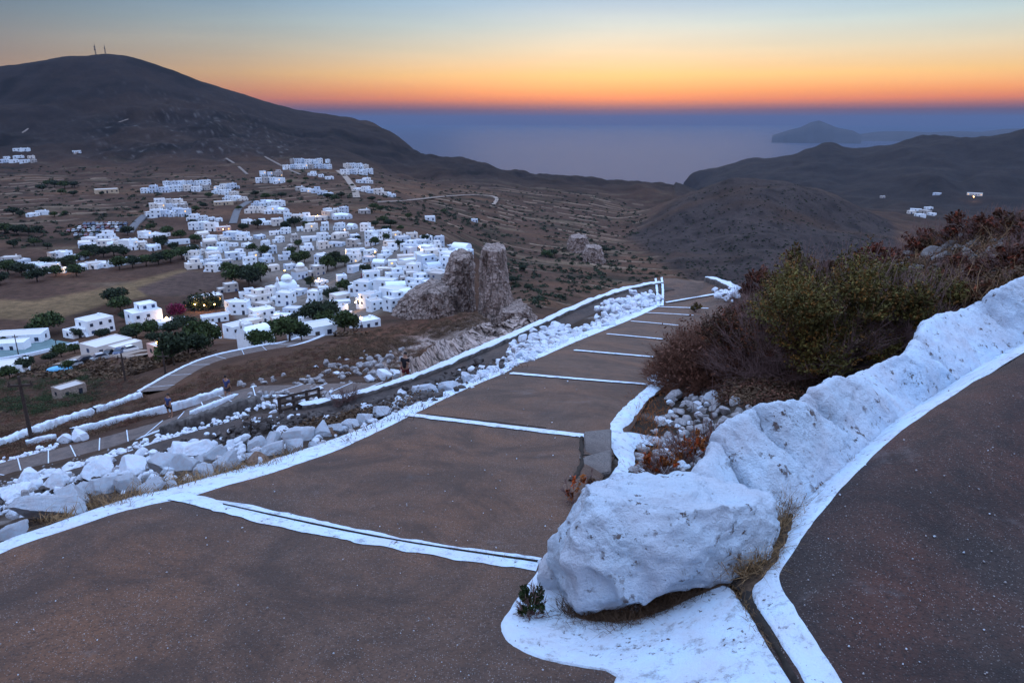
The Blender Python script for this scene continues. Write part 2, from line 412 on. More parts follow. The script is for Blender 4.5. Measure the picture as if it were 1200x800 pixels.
TOWN = [(-60, 320), (-60, 275), (60, 270), (150, 275), (215, 262), (225, 215), (310, 190), (340, 180), (420, 185), (470, 215), (460, 250), (555, 285), (560, 320), (500, 345), (460, 372), (420, 392), (330, 398), (240, 412), (150, 415), (60, 425), (-60, 430), (-60, 330)]
M_TOWN = region(TOWN, 120, 1500, 8)
M_OUT = region([(430, 420), (480, 395), (560, 372), (625, 360), (650, 380), (600, 420), (500, 450), (440, 450)], 48, 180, 8)
M_TERR = region([(440, 262), (480, 235), (560, 218), (700, 225), (760, 245), (745, 275), (800, 318), (700, 345), (600, 372), (560, 330), (548, 290)], 260, 1300, 8)
M_TERR = np.maximum(M_TERR, .75 * region([(-100, 262), (-100, 205), (250, 205), (420, 225), (470, 255), (400, 240), (230, 240), (150, 260)], 500, 1400, 8))
M_MTN = region([(-150, 60), (110, 40), (340, 110), (500, 170), (800, 200), (800, 222), (560, 216), (470, 206), (340, 185), (100, 188), (-150, 190)], 900, 3000, 10)
M_HILL = region([(735, 275), (790, 235), (850, 205), (930, 208), (1045, 255), (1060, 330), (820, 340)], 380, 1000, 8)
M_FAR = sstep(math.log(1000), math.log(1500), _lr) * (GP[..., 0] > 790)

def mfn(mask, fn, *arrs):
    """evaluate fn on the masked cells only"""
    out = np.zeros(_r.shape); k = mask > 1e-4
    if k.any(): out[k] = fn(*[a[k] for a in arrs])
    return out
P3 = p3(GX, GY, ZB)
def F3(mask, sx, sy, off=0, o=4, f=fbm, sz=None):
    out = np.zeros(_r.shape); k = mask > 1e-4
    if k.any():
        q = P3[k] / np.array([sx, sy, sz or 1e9]); q[:, 2] += off; out[k] = f(q, o)
    return out
ALL = np.ones(_r.shape)
rough = .008 * _r * (1 - .75 * M_TOWN) * (1 - .8 * M_TERR) * (1 + 1.5 * M_MTN * .5)
rough = rough * (1 - .7 * M_MTN * sstep(1600, 1850, _r))
amp = np.where(_r < 60, np.minimum(rough, .05 + .006 * _r), rough) * (1 - M_CALM)
X3 = np.stack([GX, GY, ZB * .6], -1)
relx = np.stack([_az * 9, _lr * 5, 0 * _az], -1)
D = amp * fbm(relx * 2.2, 5)
D += M_MTN * (8 - 5.5 * sstep(1550, 1850, _r)) * F3(M_MTN, 210, 210, 0, 5, ridged) * sstep(900, 1200, _r) * (1 - sstep(1750, 2000, _r) * .6)
D += M_HILL * 5 * F3(M_HILL, 60, 60, 0, 5)
D += M_FAR * 16 * F3(M_FAR, 330, 330, 0, 4, ridged)
D += M_OUT * sstep(46, 62, _r) * (-2.4 + .8 * F3(M_OUT, 9, 9, 0, 5, ridged, 9) + .9 * F3(M_OUT, 2.6, 2.6, 0, 3, ridged, 3))
D += (1 - M_CALM) * (_r < 48) * .05 * F3(_r < 48, .7, .7, 0, 4)
H = ZB + D
# dry-stone terraces: the level is cut into steps along the lie of the slope
tw = (H + 2.2 * F3(M_TERR, 160, 160, 0, 2) + .012 * GX)
st = 2.6
fr = tw / st - np.floor(tw / st)
# extra shelf steps from slope along range so that flat ground shows lynchets too
sh = (_r / 30 + .75 * F3(M_TERR, 260, 260, 4, 2) + .10 * F3(M_TERR, 40, 40, 4, 2) + GX * .0012)
f2 = sh - np.floor(sh)
H = H + M_TERR * 1.7 * (f2 - sstep(.0, .10, f2) * 1.0) * (1 - .5 * M_TOWN)
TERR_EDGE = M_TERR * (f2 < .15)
H = np.where(M_PATH > 0, H * 1.0 - .035 * M_PATH, H)
H = H - .10 * M_LEG

def _bil(Z, x, y):
    az, lr = np.arctan2(x, y), np.log(np.maximum(np.hypot(x, y), .71))
    i = np.clip(np.searchsorted(AZ, az) - 1, 0, len(AZ) - 2); j = np.clip(np.searchsorted(LR, lr) - 1, 0, len(LR) - 2)
    u = np.clip((az - AZ[i]) / (AZ[i + 1] - AZ[i]), 0, 1); v = np.clip((lr - LR[j]) / (LR[j + 1] - LR[j]), 0, 1)
    return Z[i, j] * (1 - u) * (1 - v) + Z[i + 1, j] * u * (1 - v) + Z[i, j + 1] * (1 - u) * v + Z[i + 1, j + 1] * u * v
def ground(x, y): return _bil(H, np.asarray(x, float), np.asarray(y, float))
def base(x, y): return _bil(ZB, np.asarray(x, float), np.asarray(y, float))

def hit(px, py, r0=.9, r1=4300, Z=None, n=1500):
    """where the sight line through a pixel first meets the ground"""
    Z = H if Z is None else Z
    px, py = np.broadcast_arrays(np.asarray(px, float), np.asarray(py, float)); sh = px.shape
    d = ray(px.ravel(), py.ravel()); rr = np.exp(np.linspace(math.log(r0), math.log(r1), n))
    out = np.empty((len(d), 3))
    for k in range(0, len(d), 400):
        dd = d[k:k + 400]
        zz = dd[:, 2:3] * rr - _bil(Z, dd[:, :1] * rr, dd[:, 1:2] * rr)
        s = zz < 0; j = np.where(s.any(1), s.argmax(1), n - 1); j = np.maximum(j, 1); q = np.arange(len(dd))
        a, b = zz[q, j - 1], zz[q, j]; t = np.clip(a / np.where(np.abs(a - b) < 1e-9, 1, a - b), 0, 1)
        r = rr[j - 1] * (1 - t) + rr[j] * t
        out[k:k + 400] = dd * r[:, None]
    out[:, 2] = _bil(Z, out[:, 0], out[:, 1])
    return out.reshape(sh + (3,))

# ------------------------------------------------------------------ land cover colour (what grows or lies there)
def lerp(a, b, m): return a + (np.asarray(b) - a) * m[..., None]
n1 = fbm(relx * 3.1 + 5, 5); n2 = F3(ALL, 42, 42, 0, 4); n3 = F3(ALL, 160, 70, 0, 3); n4 = fbm(relx * 11 + 3, 4)
C = np.zeros(_r.shape + (3,)) + (.068, .040, .030)
C = lerp(C, (.095, .052, .034), sstep(.0, .35, n3))
C = lerp(C, (.030, .022, .016), sstep(.05, .4, n2))
C = lerp(C, (.13, .095, .066), sstep(.12, .4, F3(_r > 200, 95, 30, 7, 4)) * (_r > 200) * .8)
C = lerp(C, (.095, .045, .030), region([(380, 412), (420, 392), (500, 372), (560, 366), (520, 385), (450, 405), (400, 425)], 70, 260, 5) * .9)
field = region([(-60, 372), (0, 352), (40, 352), (150, 332), (215, 315), (262, 322), (255, 335), (180, 345), (120, 358), (60, 375)], 200, 700, 2)
C = lerp(C, (.17, .115, .062), field * (.75 + .25 * n4)); C = lerp(C, (.075, .05, .042), region([(160, 338), (222, 316), (266, 322), (262, 336), (215, 347), (172, 346)], 200, 700, 2))
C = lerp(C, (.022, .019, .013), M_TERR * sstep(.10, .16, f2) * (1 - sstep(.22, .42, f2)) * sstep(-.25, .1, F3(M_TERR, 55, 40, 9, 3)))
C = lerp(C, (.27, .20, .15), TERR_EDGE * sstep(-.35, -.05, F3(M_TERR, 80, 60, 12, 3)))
C = lerp(C, (.15, .135, .125), region([(222, 300), (240, 282), (300, 272), (400, 261), (500, 279), (550, 296), (546, 318), (480, 348), (420, 378), (350, 390), (290, 392), (266, 358), (318, 340), (262, 318)], 150, 700, 4) * .8)
C = lerp(C, (.028, .027, .020), M_TERR * .7 * sstep(.12, .34, F3(M_TERR, 90, 22, 2, 4)))
mt = np.zeros_like(C) + (.034, .026, .026)
mt = lerp(mt, (.014, .012, .013), sstep(-.05, .3, F3(M_MTN, 90, 160, 0, 5)))
mt = lerp(mt, (.30, .29, .30), sstep(.14, .5, F3(M_MTN, 7, 18, 3, 4)) * np.clip(region([(90, 200), (120, 150), (170, 118), (250, 118), (330, 150), (380, 200), (330, 215), (200, 200)], 900, 2200, 25) + .25 * sstep(.0, .3, F3(M_MTN, 420, 420, 8, 3)), 0, 1) * .5)
mt = lerp(mt, (.052, .034, .028), sstep(.1, .35, F3(M_MTN, 260, 260, 5, 4)) * .7)
C = C + (mt - C) * np.clip(M_MTN, 0, 1)[..., None]
hl = np.zeros_like(C) + (.048, .037, .036)
hl = lerp(hl, (.026, .021, .021), sstep(.0, .3, F3(M_HILL, 16, 16, 0, 4)))
hl = lerp(hl, (.052, .034, .028), sstep(.1, .4, n3))
C = C + (hl - C) * M_HILL[..., None]
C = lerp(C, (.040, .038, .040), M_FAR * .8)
ro = np.zeros_like(C) + (.34, .28, .26); ro = lerp(ro, (.10, .075, .062), sstep(.05, .3, F3(M_OUT, 6, 6, 0, 4, fbm, 6)))
C = C + (ro - C) * (M_OUT * sstep(-.15, .15, F3(M_OUT, 14, 14, 0, 3) + .1))[..., None]
near = 1 - sstep(38, 60, _r); NR_ = near > 0
nc = np.zeros_like(C) + (.052, .040, .034); nc = lerp(nc, (.15, .135, .13), sstep(.12, .35, F3(NR_, 1.1, 1.1, 1, 5))); nc = lerp(nc, (.085, .048, .028), sstep(.1, .4, F3(NR_, 2.9, 2.9, 6, 4)) * .7)
C = C + (nc - C) * near[..., None]

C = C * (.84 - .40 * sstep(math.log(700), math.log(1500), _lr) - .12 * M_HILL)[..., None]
def grid_faces(a, b):
    i = np.arange(a - 1)[:, None] * b + np.arange(b - 1)[None]; i = i.ravel()
    return np.stack([i, i + 1, i + b + 1, i + b], 1)

m_ter, nt, b = new_mat('open_ground'); g = N(nt)
cv = g.attr('cover')
geo = nt.nodes.new('ShaderNodeCameraData')
fine = g.noise(7, 8, .72); mid = g.noise(.35, 8, .72); coarse = g.noise(.03, 6, .7)
v = g.math('ADD', g.math('MULTIPLY', mid, .6), g.math('ADD', g.math('MULTIPLY', coarse, .5), g.math('MULTIPLY', fine, .4)))
col = g.mix(1.0, cv, g.ramp(v, [(.52, (.35, .36, .34)), (.75, (1.15, 1.12, 1.1)), (.95, (2.0, 1.85, 1.75))]), 'MULTIPLY')
tuft = g.voro(.22); tuft2 = g.voro(1.6)
col = g.mix(g.math('MULTIPLY', g.ramp(tuft, [(.15, .45), (.40, 0)]), g.ramp(coarse, [(.45, 0), (.6, 1)])), col, (.022, .024, .014))
col = g.mix(g.ramp(tuft2, [(.12, .6), (.3, 0)]), col, (.035, .026, .018))
g.to(b, 'Base Color', col)
g.bump(b, g.math('ADD', g.math('MULTIPLY', mid, 1.2), g.math('MULTIPLY', fine, .12)), .5, .8)
b.inputs['Roughness'].default_value = 1.0; b.inputs['Specular IOR Level'].default_value = .05
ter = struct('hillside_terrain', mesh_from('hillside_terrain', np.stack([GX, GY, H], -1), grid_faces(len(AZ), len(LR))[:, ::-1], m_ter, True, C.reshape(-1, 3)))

# sea
m_sea, nt, b = new_mat('sea_water'); g = N(nt)
b.inputs['Base Color'].default_value = (.040, .050, .080, 1); b.inputs['Roughness'].default_value = .49; b.inputs['IOR'].default_value = 1.33; b.inputs['Specular IOR Level'].default_value = .03
mp = nt.nodes.new('ShaderNodeMapping'); nt.links.new(g.coord, mp.inputs[0]); mp.inputs['Scale'].default_value = (.02, .05, 1)
g.bump(b, g.noise(1.0, 6, .6, vec=mp.outputs[0]), 3.0, .5)
rs = np.array([900, 2000, 4000, 8000, 16000, 32000, 46000.]); aa = np.linspace(-1.9, 1.9, 60)
V = np.stack([np.outer(np.sin(aa), rs), np.outer(np.cos(aa), rs), np.full((60, 7), -330.)], -1)
struct('sea', mesh_from('sea', V, grid_faces(60, 7)[:, ::-1], m_sea, False))

# far island beyond the bay
m_isl = mat_simple('far_island_rock', (.035, .033, .034), .95, .3, .002)
def island(sky, rng, depth, name):
    X = np.linspace(sky[0][0], sky[-1][0], 120); Y = np.interp(X, [p[0] for p in sky], [p[1] for p in sky])
    rows = []
    for f, k in ((-.5, 0), (-.25, .55), (0, 1), (.25, .6), (.5, 0)):
        d = ray(X, Y); r = rng + depth * f
        top = d[:, 2] * rng + 330
        z = -330 - 4 + np.maximum(top, 0) * k + (top * .18 * fbm(p3(X / 9, f * 7 + 0 * X), 4) if 0 < k < 1 else 0)
        rows.append(np.stack([d[:, 0] * r, d[:, 1] * r, z], -1))
    V = np.stack(rows, 0)
    struct(name, mesh_from(name, V, grid_faces(5, 120), m_isl, True))
island([(905, 158.5), (925, 152), (938, 149), (950, 143), (960, 141), (968, 144), (980, 149), (1000, 153), (1010, 158.5)], 12500, 1500, 'island_hills')
island([(1000, 158), (1030, 154), (1060, 153.5), (1090, 155), (1120, 153.5), (1150, 154.5), (1175, 151), (1210, 150), (1300, 152), (1400, 157)], 14500, 2500, 'distant_shore_hills')
# ------------------------------------------------------------------ paved paths and their limewashed edges
M_PAVE = mat_paving('path_paving', (.084, .049, .036), (.130, .060, .034), (.046, .032, .029))
M_PAVE2 = mat_paving('upper_path_paving', (.036, .024, .021), (.090, .031, .020), (.021, .016, .017), .45)
M_PAVED = mat_paving('second_ramp_paving', (.055, .040, .036), (.075, .045, .035), (.032, .026, .027), .4)
M_WASH = mat_whitewash('limewash_ground', (.58, .72, .86), 1.2, (.11, .085, .08), .006, 1.6, .4, .55)
M_WASHW = mat_whitewash('limewash_wall', (.60, .74, .89), 1.7, (.15, .12, .12), .016, 1.0, .45)
M_WASHR = mat_whitewash('limewash_rock', (.66, .76, .88), .8, (.26, .22, .22), .014, 1.4, .7)
M_WASHF = mat_whitewash('limewash_far', (.62, .74, .87), .4, (.2, .18, .18), .02, .8, .5)

def resample(P, n):
    P = np.asarray(P, float); s = np.concatenate([[0], np.cumsum(np.linalg.norm(np.diff(P, axis=0), axis=1))])
    t = np.linspace(0, s[-1], n); return np.stack([np.interp(t, s, P[:, k]) for k in range(P.shape[1])], 1)
def smooth_line(P, n, it=2):
    P = np.asarray(P, float)
    for _ in range(it):
        q = np.empty((2 * len(P) - 2, P.shape[1])); q[0::2] = P[:-1] * .75 + P[1:] * .25; q[1::2] = P[:-1] * .25 + P[1:] * .75
        P = np.concatenate([P[:1], q, P[-1:]])
    return resample(P, n)
def on_base(px, r0=.8, r1=60):
    return hit(px[..., 0], px[..., 1], r0, r1, ZB, 900)

def sheet(name, A, B, nu, nv, off, mat, jit=0.0, it=2, freq=3.0, pair=False):
    """a paved or painted sheet lying on the ground between two edge lines (given where they are seen)"""
    if pair:
        A = np.asarray(A, float); B = np.asarray(B, float); k = np.arange(len(A)); t = np.linspace(0, len(A) - 1, nu)
        A = np.stack([np.interp(t, k, A[:, i]) for i in (0, 1)], 1); B = np.stack([np.interp(t, k, B[:, i]) for i in (0, 1)], 1)
    else:
        A = smooth_line(A, nu, it); B = smooth_line(B, nu, it)
    WA, WB = on_base(A), on_base(B)
    if jit:
        for Wd, s in ((WA, 0), (WB, 50)):
            Wd[:, 0] += jit * fbm(p3(Wd[:, 0] * freq + s, Wd[:, 1] * freq), 4) * 2; Wd[:, 1] += jit * fbm(p3(Wd[:, 0] * freq + s + 9, Wd[:, 1] * freq), 4) * 2
    t = np.linspace(0, 1, nv)[:, None, None]
    V = WA[None] * (1 - t) + WB[None] * t
    V[..., 2] = base(V[..., 0], V[..., 1]) + off * (1 + np.hypot(V[..., 0], V[..., 1]) / 7)
    e = np.minimum(t[..., 0], 1 - t[..., 0]); V[..., 2] -= np.where(e < 1e-6, .02, 0)
    me = mesh_from(name, V, grid_faces(nv, nu), mat)
    return struct(name, me)

def up(o):                                                 # make a sheet face the sky
    me = o.data
    if len(me.polygons) and sum(p.normal.z for p in me.polygons) < 0: me.flip_normals()
    return o

def ribbon(name, pts, width, off, mat, n=80, jit=.03, taper=None):
    P = on_base(smooth_line(pts, n, 2)); T = np.gradient(P, axis=0); T[:, 2] = 0; T /= np.linalg.norm(T, axis=1)[:, None] + 1e-9
    Nn = np.stack([-T[:, 1], T[:, 0], 0 * T[:, 0]], 1); wv = np.interp(np.linspace(0, 1, n), np.linspace(0, 1, len(width)), width) if hasattr(width, '__len__') else np.full(n, width)
    rows = []
    for k in np.linspace(-1, 1, 5):
        q = P + Nn * (k * wv / 2)[:, None]
        if abs(k) == 1: q = q + Nn * (jit * fbm(p3(P[:, 0] * 5 + 30 * k, P[:, 1] * 5), 4) * 2)[:, None]
        q[:, 2] = base(q[:, 0], q[:, 1]) + off * (1 + np.hypot(q[:, 0], q[:, 1]) / 7) - (.012 if abs(k) == 1 else 0); rows.append(q)
    return up(struct(name, mesh_from(name, np.array(rows), grid_faces(5, n), mat)))

up(sheet('main_path', MAIN_L, MAIN_R, 420, 110, .012, M_PAVE, pair=True))
up(sheet('path_turning_place', [(775, 360), (771, 345), (770, 327)], [(866, 345), (850, 337), (835, 330)], 40, 30, .010, M_PAVE, it=1))
UP_L = [(1050, 1200), (960, 950), (880, 730), (870, 680), (905, 640), (960, 575), (1010, 530), (1100, 465), (1200, 405), (1350, 320)]
UP_R = [(1200, 1500), (1300, 1200), (1400, 950), (1450, 800), (1500, 700), (1500, 640), (1550, 580), (1600, 520), (1700, 450), (1750, 400)]
up(sheet('upper_path', UP_L, UP_R, 260, 90, .016, M_PAVE2, pair=True))

# white band along the outer edge of the main path: its outer and inner edges
BO = [(-120, 690), (-40, 660), (0, 636), (60, 616), (110, 598), (165, 580), (200, 573), (260, 556), (330, 537), (400, 513), (440, 496), (470, 481), (530, 455), (600, 425), (660, 400), (700, 385), (740, 370), (772, 357)]
BI = [(-120, 712), (-40, 678), (0, 652), (60, 632), (110, 615), (165, 598), (225, 588), (262, 575), (330, 556), (400, 530), (440, 511), (478, 493), (535, 463), (605, 434), (665, 406), (705, 390), (745, 374), (776, 359)]
up(sheet('white_edge_line', BO, BI, 300, 5, .018, M_WASH, .018, 1))
# cross lines on the step edges
for pts, wd in (([(206, 584), (260, 596), (330, 612), (400, 627), (480, 642), (560, 654), (632, 664)], (.20, .25, .22, .20, .21, .22)), ([(474, 488), (540, 496), (620, 506), (700, 515), (760, 521)], (.19, .16, .14)), ([(600, 440), (680, 447), (758, 453)], .14), ([(674, 413), (720, 417), (766, 421)], .15),
                ([(712, 394), (745, 397), (776, 400)], .12), ([(740, 379), (765, 381), (795, 384)], .13), ([(757, 369), (780, 370), (812, 372)], .14), ([(770, 362), (800, 363), (830, 364)], .14)):
    ribbon('white_step_line', pts, wd, .0225, M_WASH)
for pts, wd in (([(776, 361), (777, 343), (775, 327)], .15), ([(771, 361), (770, 343), (768, 329)], .15), ([(780, 357), (820, 350), (864, 343)], .30)):
    ribbon('white_step_line', pts, wd, .0225, M_WASH, 40)
m_crack = mat_simple('dark_joint', (.018, .014, .012), .95, .4, 30)
ribbon('step_joint', [(262, 596), (330, 611), (400, 626), (480, 641), (560, 653), (630, 663)], (.004, .012, .02, .008, .016, .03), .0285, m_crack, 160, .006)
ribbon('step_joint', [(500, 490), (560, 497), (640, 506)], (.012, .02, .006), .0285, m_crack, 60, .004)
# right hand edge: worn patches of limewash
up(sheet('white_edge_line', [(760, 454), (752, 462), (735, 475), (722, 488), (716, 500), (714, 510), (722, 516)], [(785, 446), (775, 458), (757, 472), (748, 486), (738, 498), (728, 507), (742, 518)], 60, 5, .0225, M_WASH, .02, 1))
up(sheet('white_edge_line', [(762, 450), (757, 446), (766, 440)], [(772, 453), (768, 446), (775, 439)], 20, 4, .0225, M_WASH, .01, 1))
up(sheet('white_edge_line', [(716, 512), (718, 530), (726, 545), (715, 560)], [(760, 514), (742, 530), (745, 545), (735, 562)], 30, 5, .0245, M_WASH, .02, 1))
# apron round the end boulder and the strip at the foot of the wall
up(sheet('white_apron', [(640, 660), (618, 688), (596, 715), (583, 738), (592, 757), (625, 773), (665, 783), (724, 790), (716, 812), (690, 870), (650, 960)],
         [(760, 640), (770, 660), (780, 680), (800, 690), (830, 690), (850, 688), (858, 690), (868, 706), (890, 738), (925, 800), (1010, 960)], 160, 60, .021, M_WASH, .012, 1))
up(sheet('white_strip', [(1030, 960), (945, 810), (898, 738), (878, 705), (880, 680), (895, 640), (930, 590), (975, 545), (1010, 510), (1070, 470), (1140, 430), (1200, 395), (1350, 310)],
         [(1090, 960), (992, 810), (945, 738), (920, 700), (912, 678), (934, 645), (968, 600), (1006, 556), (1052, 516), (1105, 479), (1160, 440), (1212, 408), (1350, 322)], 200, 14, .021, M_WASH, .014, 1))
ribbon('step_joint', [(862, 684), (878, 712), (905, 758), (930, 802), (960, 850)], (.05, .035, .03, .04), .0275, m_crack, 60, .02)

# ------------------------------------------------------------------ lumpy limewashed parapet beside the upper path
def lump_wall():
    F = [(884, 662), (905, 628), (940, 596), (962, 575), (1000, 541), (1037, 507), (1075, 480), (1112, 456), (1152, 432), (1188, 411), (1238, 383), (1300, 348), (1400, 292), (1520, 230)]
    B = [(800, 570), (834, 520), (850, 496), (878, 478), (918, 474), (968, 450), (1005, 437), (1058, 416), (1084, 377), (1128, 360), (1182, 334), (1250, 298), (1350, 245), (1480, 180)]
    h = [.34, .38, .43, .46, .43, .42, .40, .40, .45, .43, .44, .45, .45, .45]
    NU, NVp = 620, 96
    t = np.linspace(0, len(F) - 1, NU); k = np.arange(len(F))
    Fp = np.stack([np.interp(t, k, [p[i] for p in F]) for i in (0, 1)], 1); Bp = np.stack([np.interp(t, k, [p[i] for p in B]) for i in (0, 1)], 1)
    hh = np.interp(t, k, h)
    W0 = on_base(Fp); z0 = W0[:, 2]
    d = ray(Bp[:, 0], Bp[:, 1]); rb = (z0 + hh) / d[:, 2]; W1 = d * rb[:, None]
    for arr in (W0, W1):
        for i in range(3): arr[:, i] = np.convolve(np.pad(arr[:, i], 9, 'edge'), np.ones(19) / 19, 'valid')
    out = W0 - W1; out[:, 2] = 0; wd = np.linalg.norm(out, axis=1); out /= wd[:, None]
    prof = np.array([(-.06, -.25), (-.03, -.04), (.05, .09), (.18, .22), (.34, .40), (.52, .60), (.70, .79), (.84, .93), (.94, 1.0), (1.02, .96), (1.08, .78), (1.10, .3), (1.12, -.5), (1.16, -2.4)])
    ps = smooth_line(prof, NVp, 2)
    V = W0[:, None] - out[:, None] * (ps[None, :, :1] * wd[:, None, None]); V[..., 2] = z0[:, None] + ps[None, :, 1] * hh[:, None]
    # lumps where one boulder gives way to the next
    crest = sstep(.1, .5, ps[:, 1])[None]
    for c, wdt, dp in ((1.15, .07, .15), (2.9, .05, .07), (4.45, .05, .13), (5.35, .05, .06), (7.45, .06, .17), (9.3, .05, .09), (10.6, .08, .12)):
        cc = c + .25 * (ps[None, :, 0] - .5) + .06 * fbm(p3(ps[None, :, 0] * 3 + 0 * t[:, None], t[:, None] * .5), 3)
        V[..., 2] -= dp * np.exp(-((t[:, None] - cc) / wdt) ** 2) * crest
    tb = np.array([-.6, 1.15, 2.9, 4.45, 5.9, 7.45, 9.3, 10.6, 13.2]); tt = t[:, None] + .35 * (ps[None, :, 0] - .5); ib = np.clip(np.searchsorted(tb, tt) - 1, 0, 7)
    u_ = 2 * (tt - tb[ib]) / (tb[ib + 1] - tb[ib]) - 1; bulge = (1 - np.abs(u_) ** 3.2) * crest
    V[..., 2] += .045 * bulge - .02 * crest; V[..., :2] += (out[:, None, :2] * (.045 * (bulge - .5 * crest))[..., None]) * (ps[None, :, 0] < .75)[..., None]
    n_ = np.cross(np.gradient(V, axis=0), np.gradient(V, axis=1)); n_ /= np.linalg.norm(n_, axis=-1)[..., None] + 1e-9
    if n_[..., 2].mean() < 0: n_ = -n_
    V += n_ * ((.045 * fbm(V * 2.4, 3)) + .036 * fbm(V * 7 + 4, 4) + .016 * fbm(V * 24, 4) + .016 * np.minimum(ridged(V * 3.5 + 9, 3), .5))[..., None]
    end = np.exp(-(t / .28) ** 2)[:, None]
    V[..., 2] -= end * .25 * np.maximum(ps[None, :, 1], 0)
    me = mesh_from('limewashed_parapet', V, grid_faces(NU, NVp), M_WASHW)
    if sum(p.normal.z for p in me.polygons) < 0: me.flip_normals()
    o = link('limewashed_parapet', me)
    return tag(o, 'long lumpy whitewashed rock parapet running along the dark upper path', 'wall')
lump_wall()

# ------------------------------------------------------------------ boulders
def ico(sub):
    bm = bmesh.new(); bmesh.ops.create_icosphere(bm, subdivisions=sub, radius=1)
    V = np.array([v.co[:] for v in bm.verts]); F = np.array([[v.index for v in f.verts] for f in bm.faces]); bm.free(); return V, F
_ICO = {k: ico(k) for k in (2, 3, 4, 5, 6)}
def rock_verts(seed, sub=4, cuts=9, rough=.10, dims=(1, 1, 1), sharp=.93):
    V, F = _ICO[sub]; V = V.copy(); rg = np.random.default_rng(seed)
    V *= (1 + .28 * fbm(V * .9 + seed * 3.1, 2))[:, None]
    for _ in range(cuts):
        n = rg.normal(size=3); n /= np.linalg.norm(n); dd = rg.uniform(.45, .82); s = V @ n - dd
        V -= n * (np.maximum(s, 0) * sharp)[:, None]
    nn = V / np.linalg.norm(V, axis=1)[:, None]
    V += nn * (rough * .8 * fbm(V * 3.2 + seed, 4) + rough * .45 * ridged(V * 7 + seed, 3) + (rough * .5 * fbm(V * 17, 3) if sub > 3 else 0))[:, None]
    V -= (V.max(0) + V.min(0)) / 2; V /= (V.max(0) - V.min(0)) / 2
    return V * np.array(dims), F

def end_boulder():
    V, F = rock_verts(91, 6, 0, .03)
    V, F = _ICO[6]; V = V.copy()
    V = np.sign(V) * np.abs(V) ** .72                                    # blocky
    for n, dd in (((-.5, -.55, .75), .93), ((.1, .2, 1), .70), ((-.8, .2, .35), .86), ((.3, -.9, .25), .92), ((0, -.8, -.55), .80), ((.6, .3, .7), .95), ((-.3, -.95, .1), .93)):
        n = np.array(n, float); n /= np.linalg.norm(n); s = V @ n - dd; V -= n * (np.maximum(s, 0) * .88)[:, None]
    V -= (V.max(0) + V.min(0)) / 2; V /= (V.max(0) - V.min(0)) / 2
    V *= np.array([.60, .40, .36])
    nn = V / np.linalg.norm(V, axis=1)[:, None]
    V += nn * (.13 * fbm(V * 2.6 + 2, 3) + .06 * ridged(V * 4.2 + 7, 3) + .034 * fbm(V * 13, 4) + .013 * fbm(V * 40, 3))[:, None]
    # pocket eaten out under the front
    for c, rad, dp in (((-.05, -.40, -.30), .15, .17), ((.18, -.42, -.27), .12, .14), ((-.28, -.40, -.28), .10, .08), ((-.05, -.42, .0), .12, .03), ((-.2, -.42, .05), .06, .03), ((.02, -.42, -.05), .05, .04)):
        q = np.exp(-(((V - np.array(c)) / rad) ** 2).sum(1)); V[:, 1] += dp * q; V[:, 2] += .5 * dp * q
    a = on_base(np.array([(708., 728.)]))[0]; b_ = on_base(np.array([(872., 668.)]))[0]
    me = mesh_from('limewashed_boulder', V, F, M_WASHW)
    o = link('limewashed_boulder', me)
    ang = math.atan2(b_[1] - a[1], b_[0] - a[0])
    L = math.hypot(b_[0] - a[0], b_[1] - a[1]); sc = L / .86
    c = (a + b_) / 2; nrm = np.array([-math.sin(ang), math.cos(ang)])
    o.location = (c[0] + nrm[0] * .235 * sc - .035, c[1] + nrm[1] * .235 * sc, c[2] + .20 * sc)
    o.rotation_euler = (R(3), R(-3), ang); o.scale = (sc * 1.10, sc * 1.0, sc * 1.16)
    return tag(o, 'big whitewashed boulder with flaking paint ending the parapet at the path bend', 'boulder')
EB = end_boulder()
V, F = rock_verts(40, 5, 9, .12, (.12, .13, .17), .97)
p = on_base(np.array([(648., 700.)]))[0]
tag(link('boulder', mesh_from('boulder', V, F, M_WASHR), None, (p[0] + .02, p[1] + .10, p[2] + .09), .4), 'greyish white boulder leaning against the left end of the big boulder', 'boulder')
V, F = rock_verts(44, 4, 7, .08, (.055, .045, .05))
p = on_base(np.array([(745., 722.)]))[0]
tag(link('stone', mesh_from('stone', V, F, M_WASHR), None, (p[0], p[1] + .02, p[2] + .03), .4), 'small white stone wedged beneath the big boulder', 'stone')

M_DRY2 = mat_simple('dark_scree', (.06, .05, .048), .95, .5, 4)
PROTO = [mesh_from('rock_%s' % 'abcdefghijklmn'[k], *rock_verts(100 + k, 5, 12, .075, (1, .85, .8), .985), M_WASHR) for k in range(14)]
M_BROWN = mat_simple('brown_rock', (.12, .075, .055), .9, .5, 6)
M_GREYR = mat_simple('grey_rock', (.23, .22, .23), .92, .45, 5)
PROTO_S = [mesh_from('stone_%s' % 'abcdefgh'[k], *rock_verts(200 + k, 3, 13, .06, (1, .8, .65), 1.0), M_WASHR, False) for k in range(8)]
PROTO_G = [mesh_from('grey_stone_%s' % 'abcdefgh'[k], *rock_verts(300 + k, 3, 13, .06, (1, .8, .65), 1.0), M_GREYR, False) for k in range(8)]
ORD = ['first', 'second', 'third', 'fourth', 'fifth', 'sixth', 'seventh', 'eighth', 'ninth', 'tenth', 'eleventh', 'twelfth', 'thirteenth', 'fourteenth', 'fifteenth', 'sixteenth', 'seventeenth', 'eighteenth', 'nineteenth']
TENS = {20: ('twentieth', 'twenty'), 30: ('thirtieth', 'thirty'), 40: ('fortieth', 'forty'), 50: ('fiftieth', 'fifty'), 60: ('sixtieth', 'sixty'), 70: ('seventieth', 'seventy'), 80: ('eightieth', 'eighty'), 90: ('ninetieth', 'ninety')}
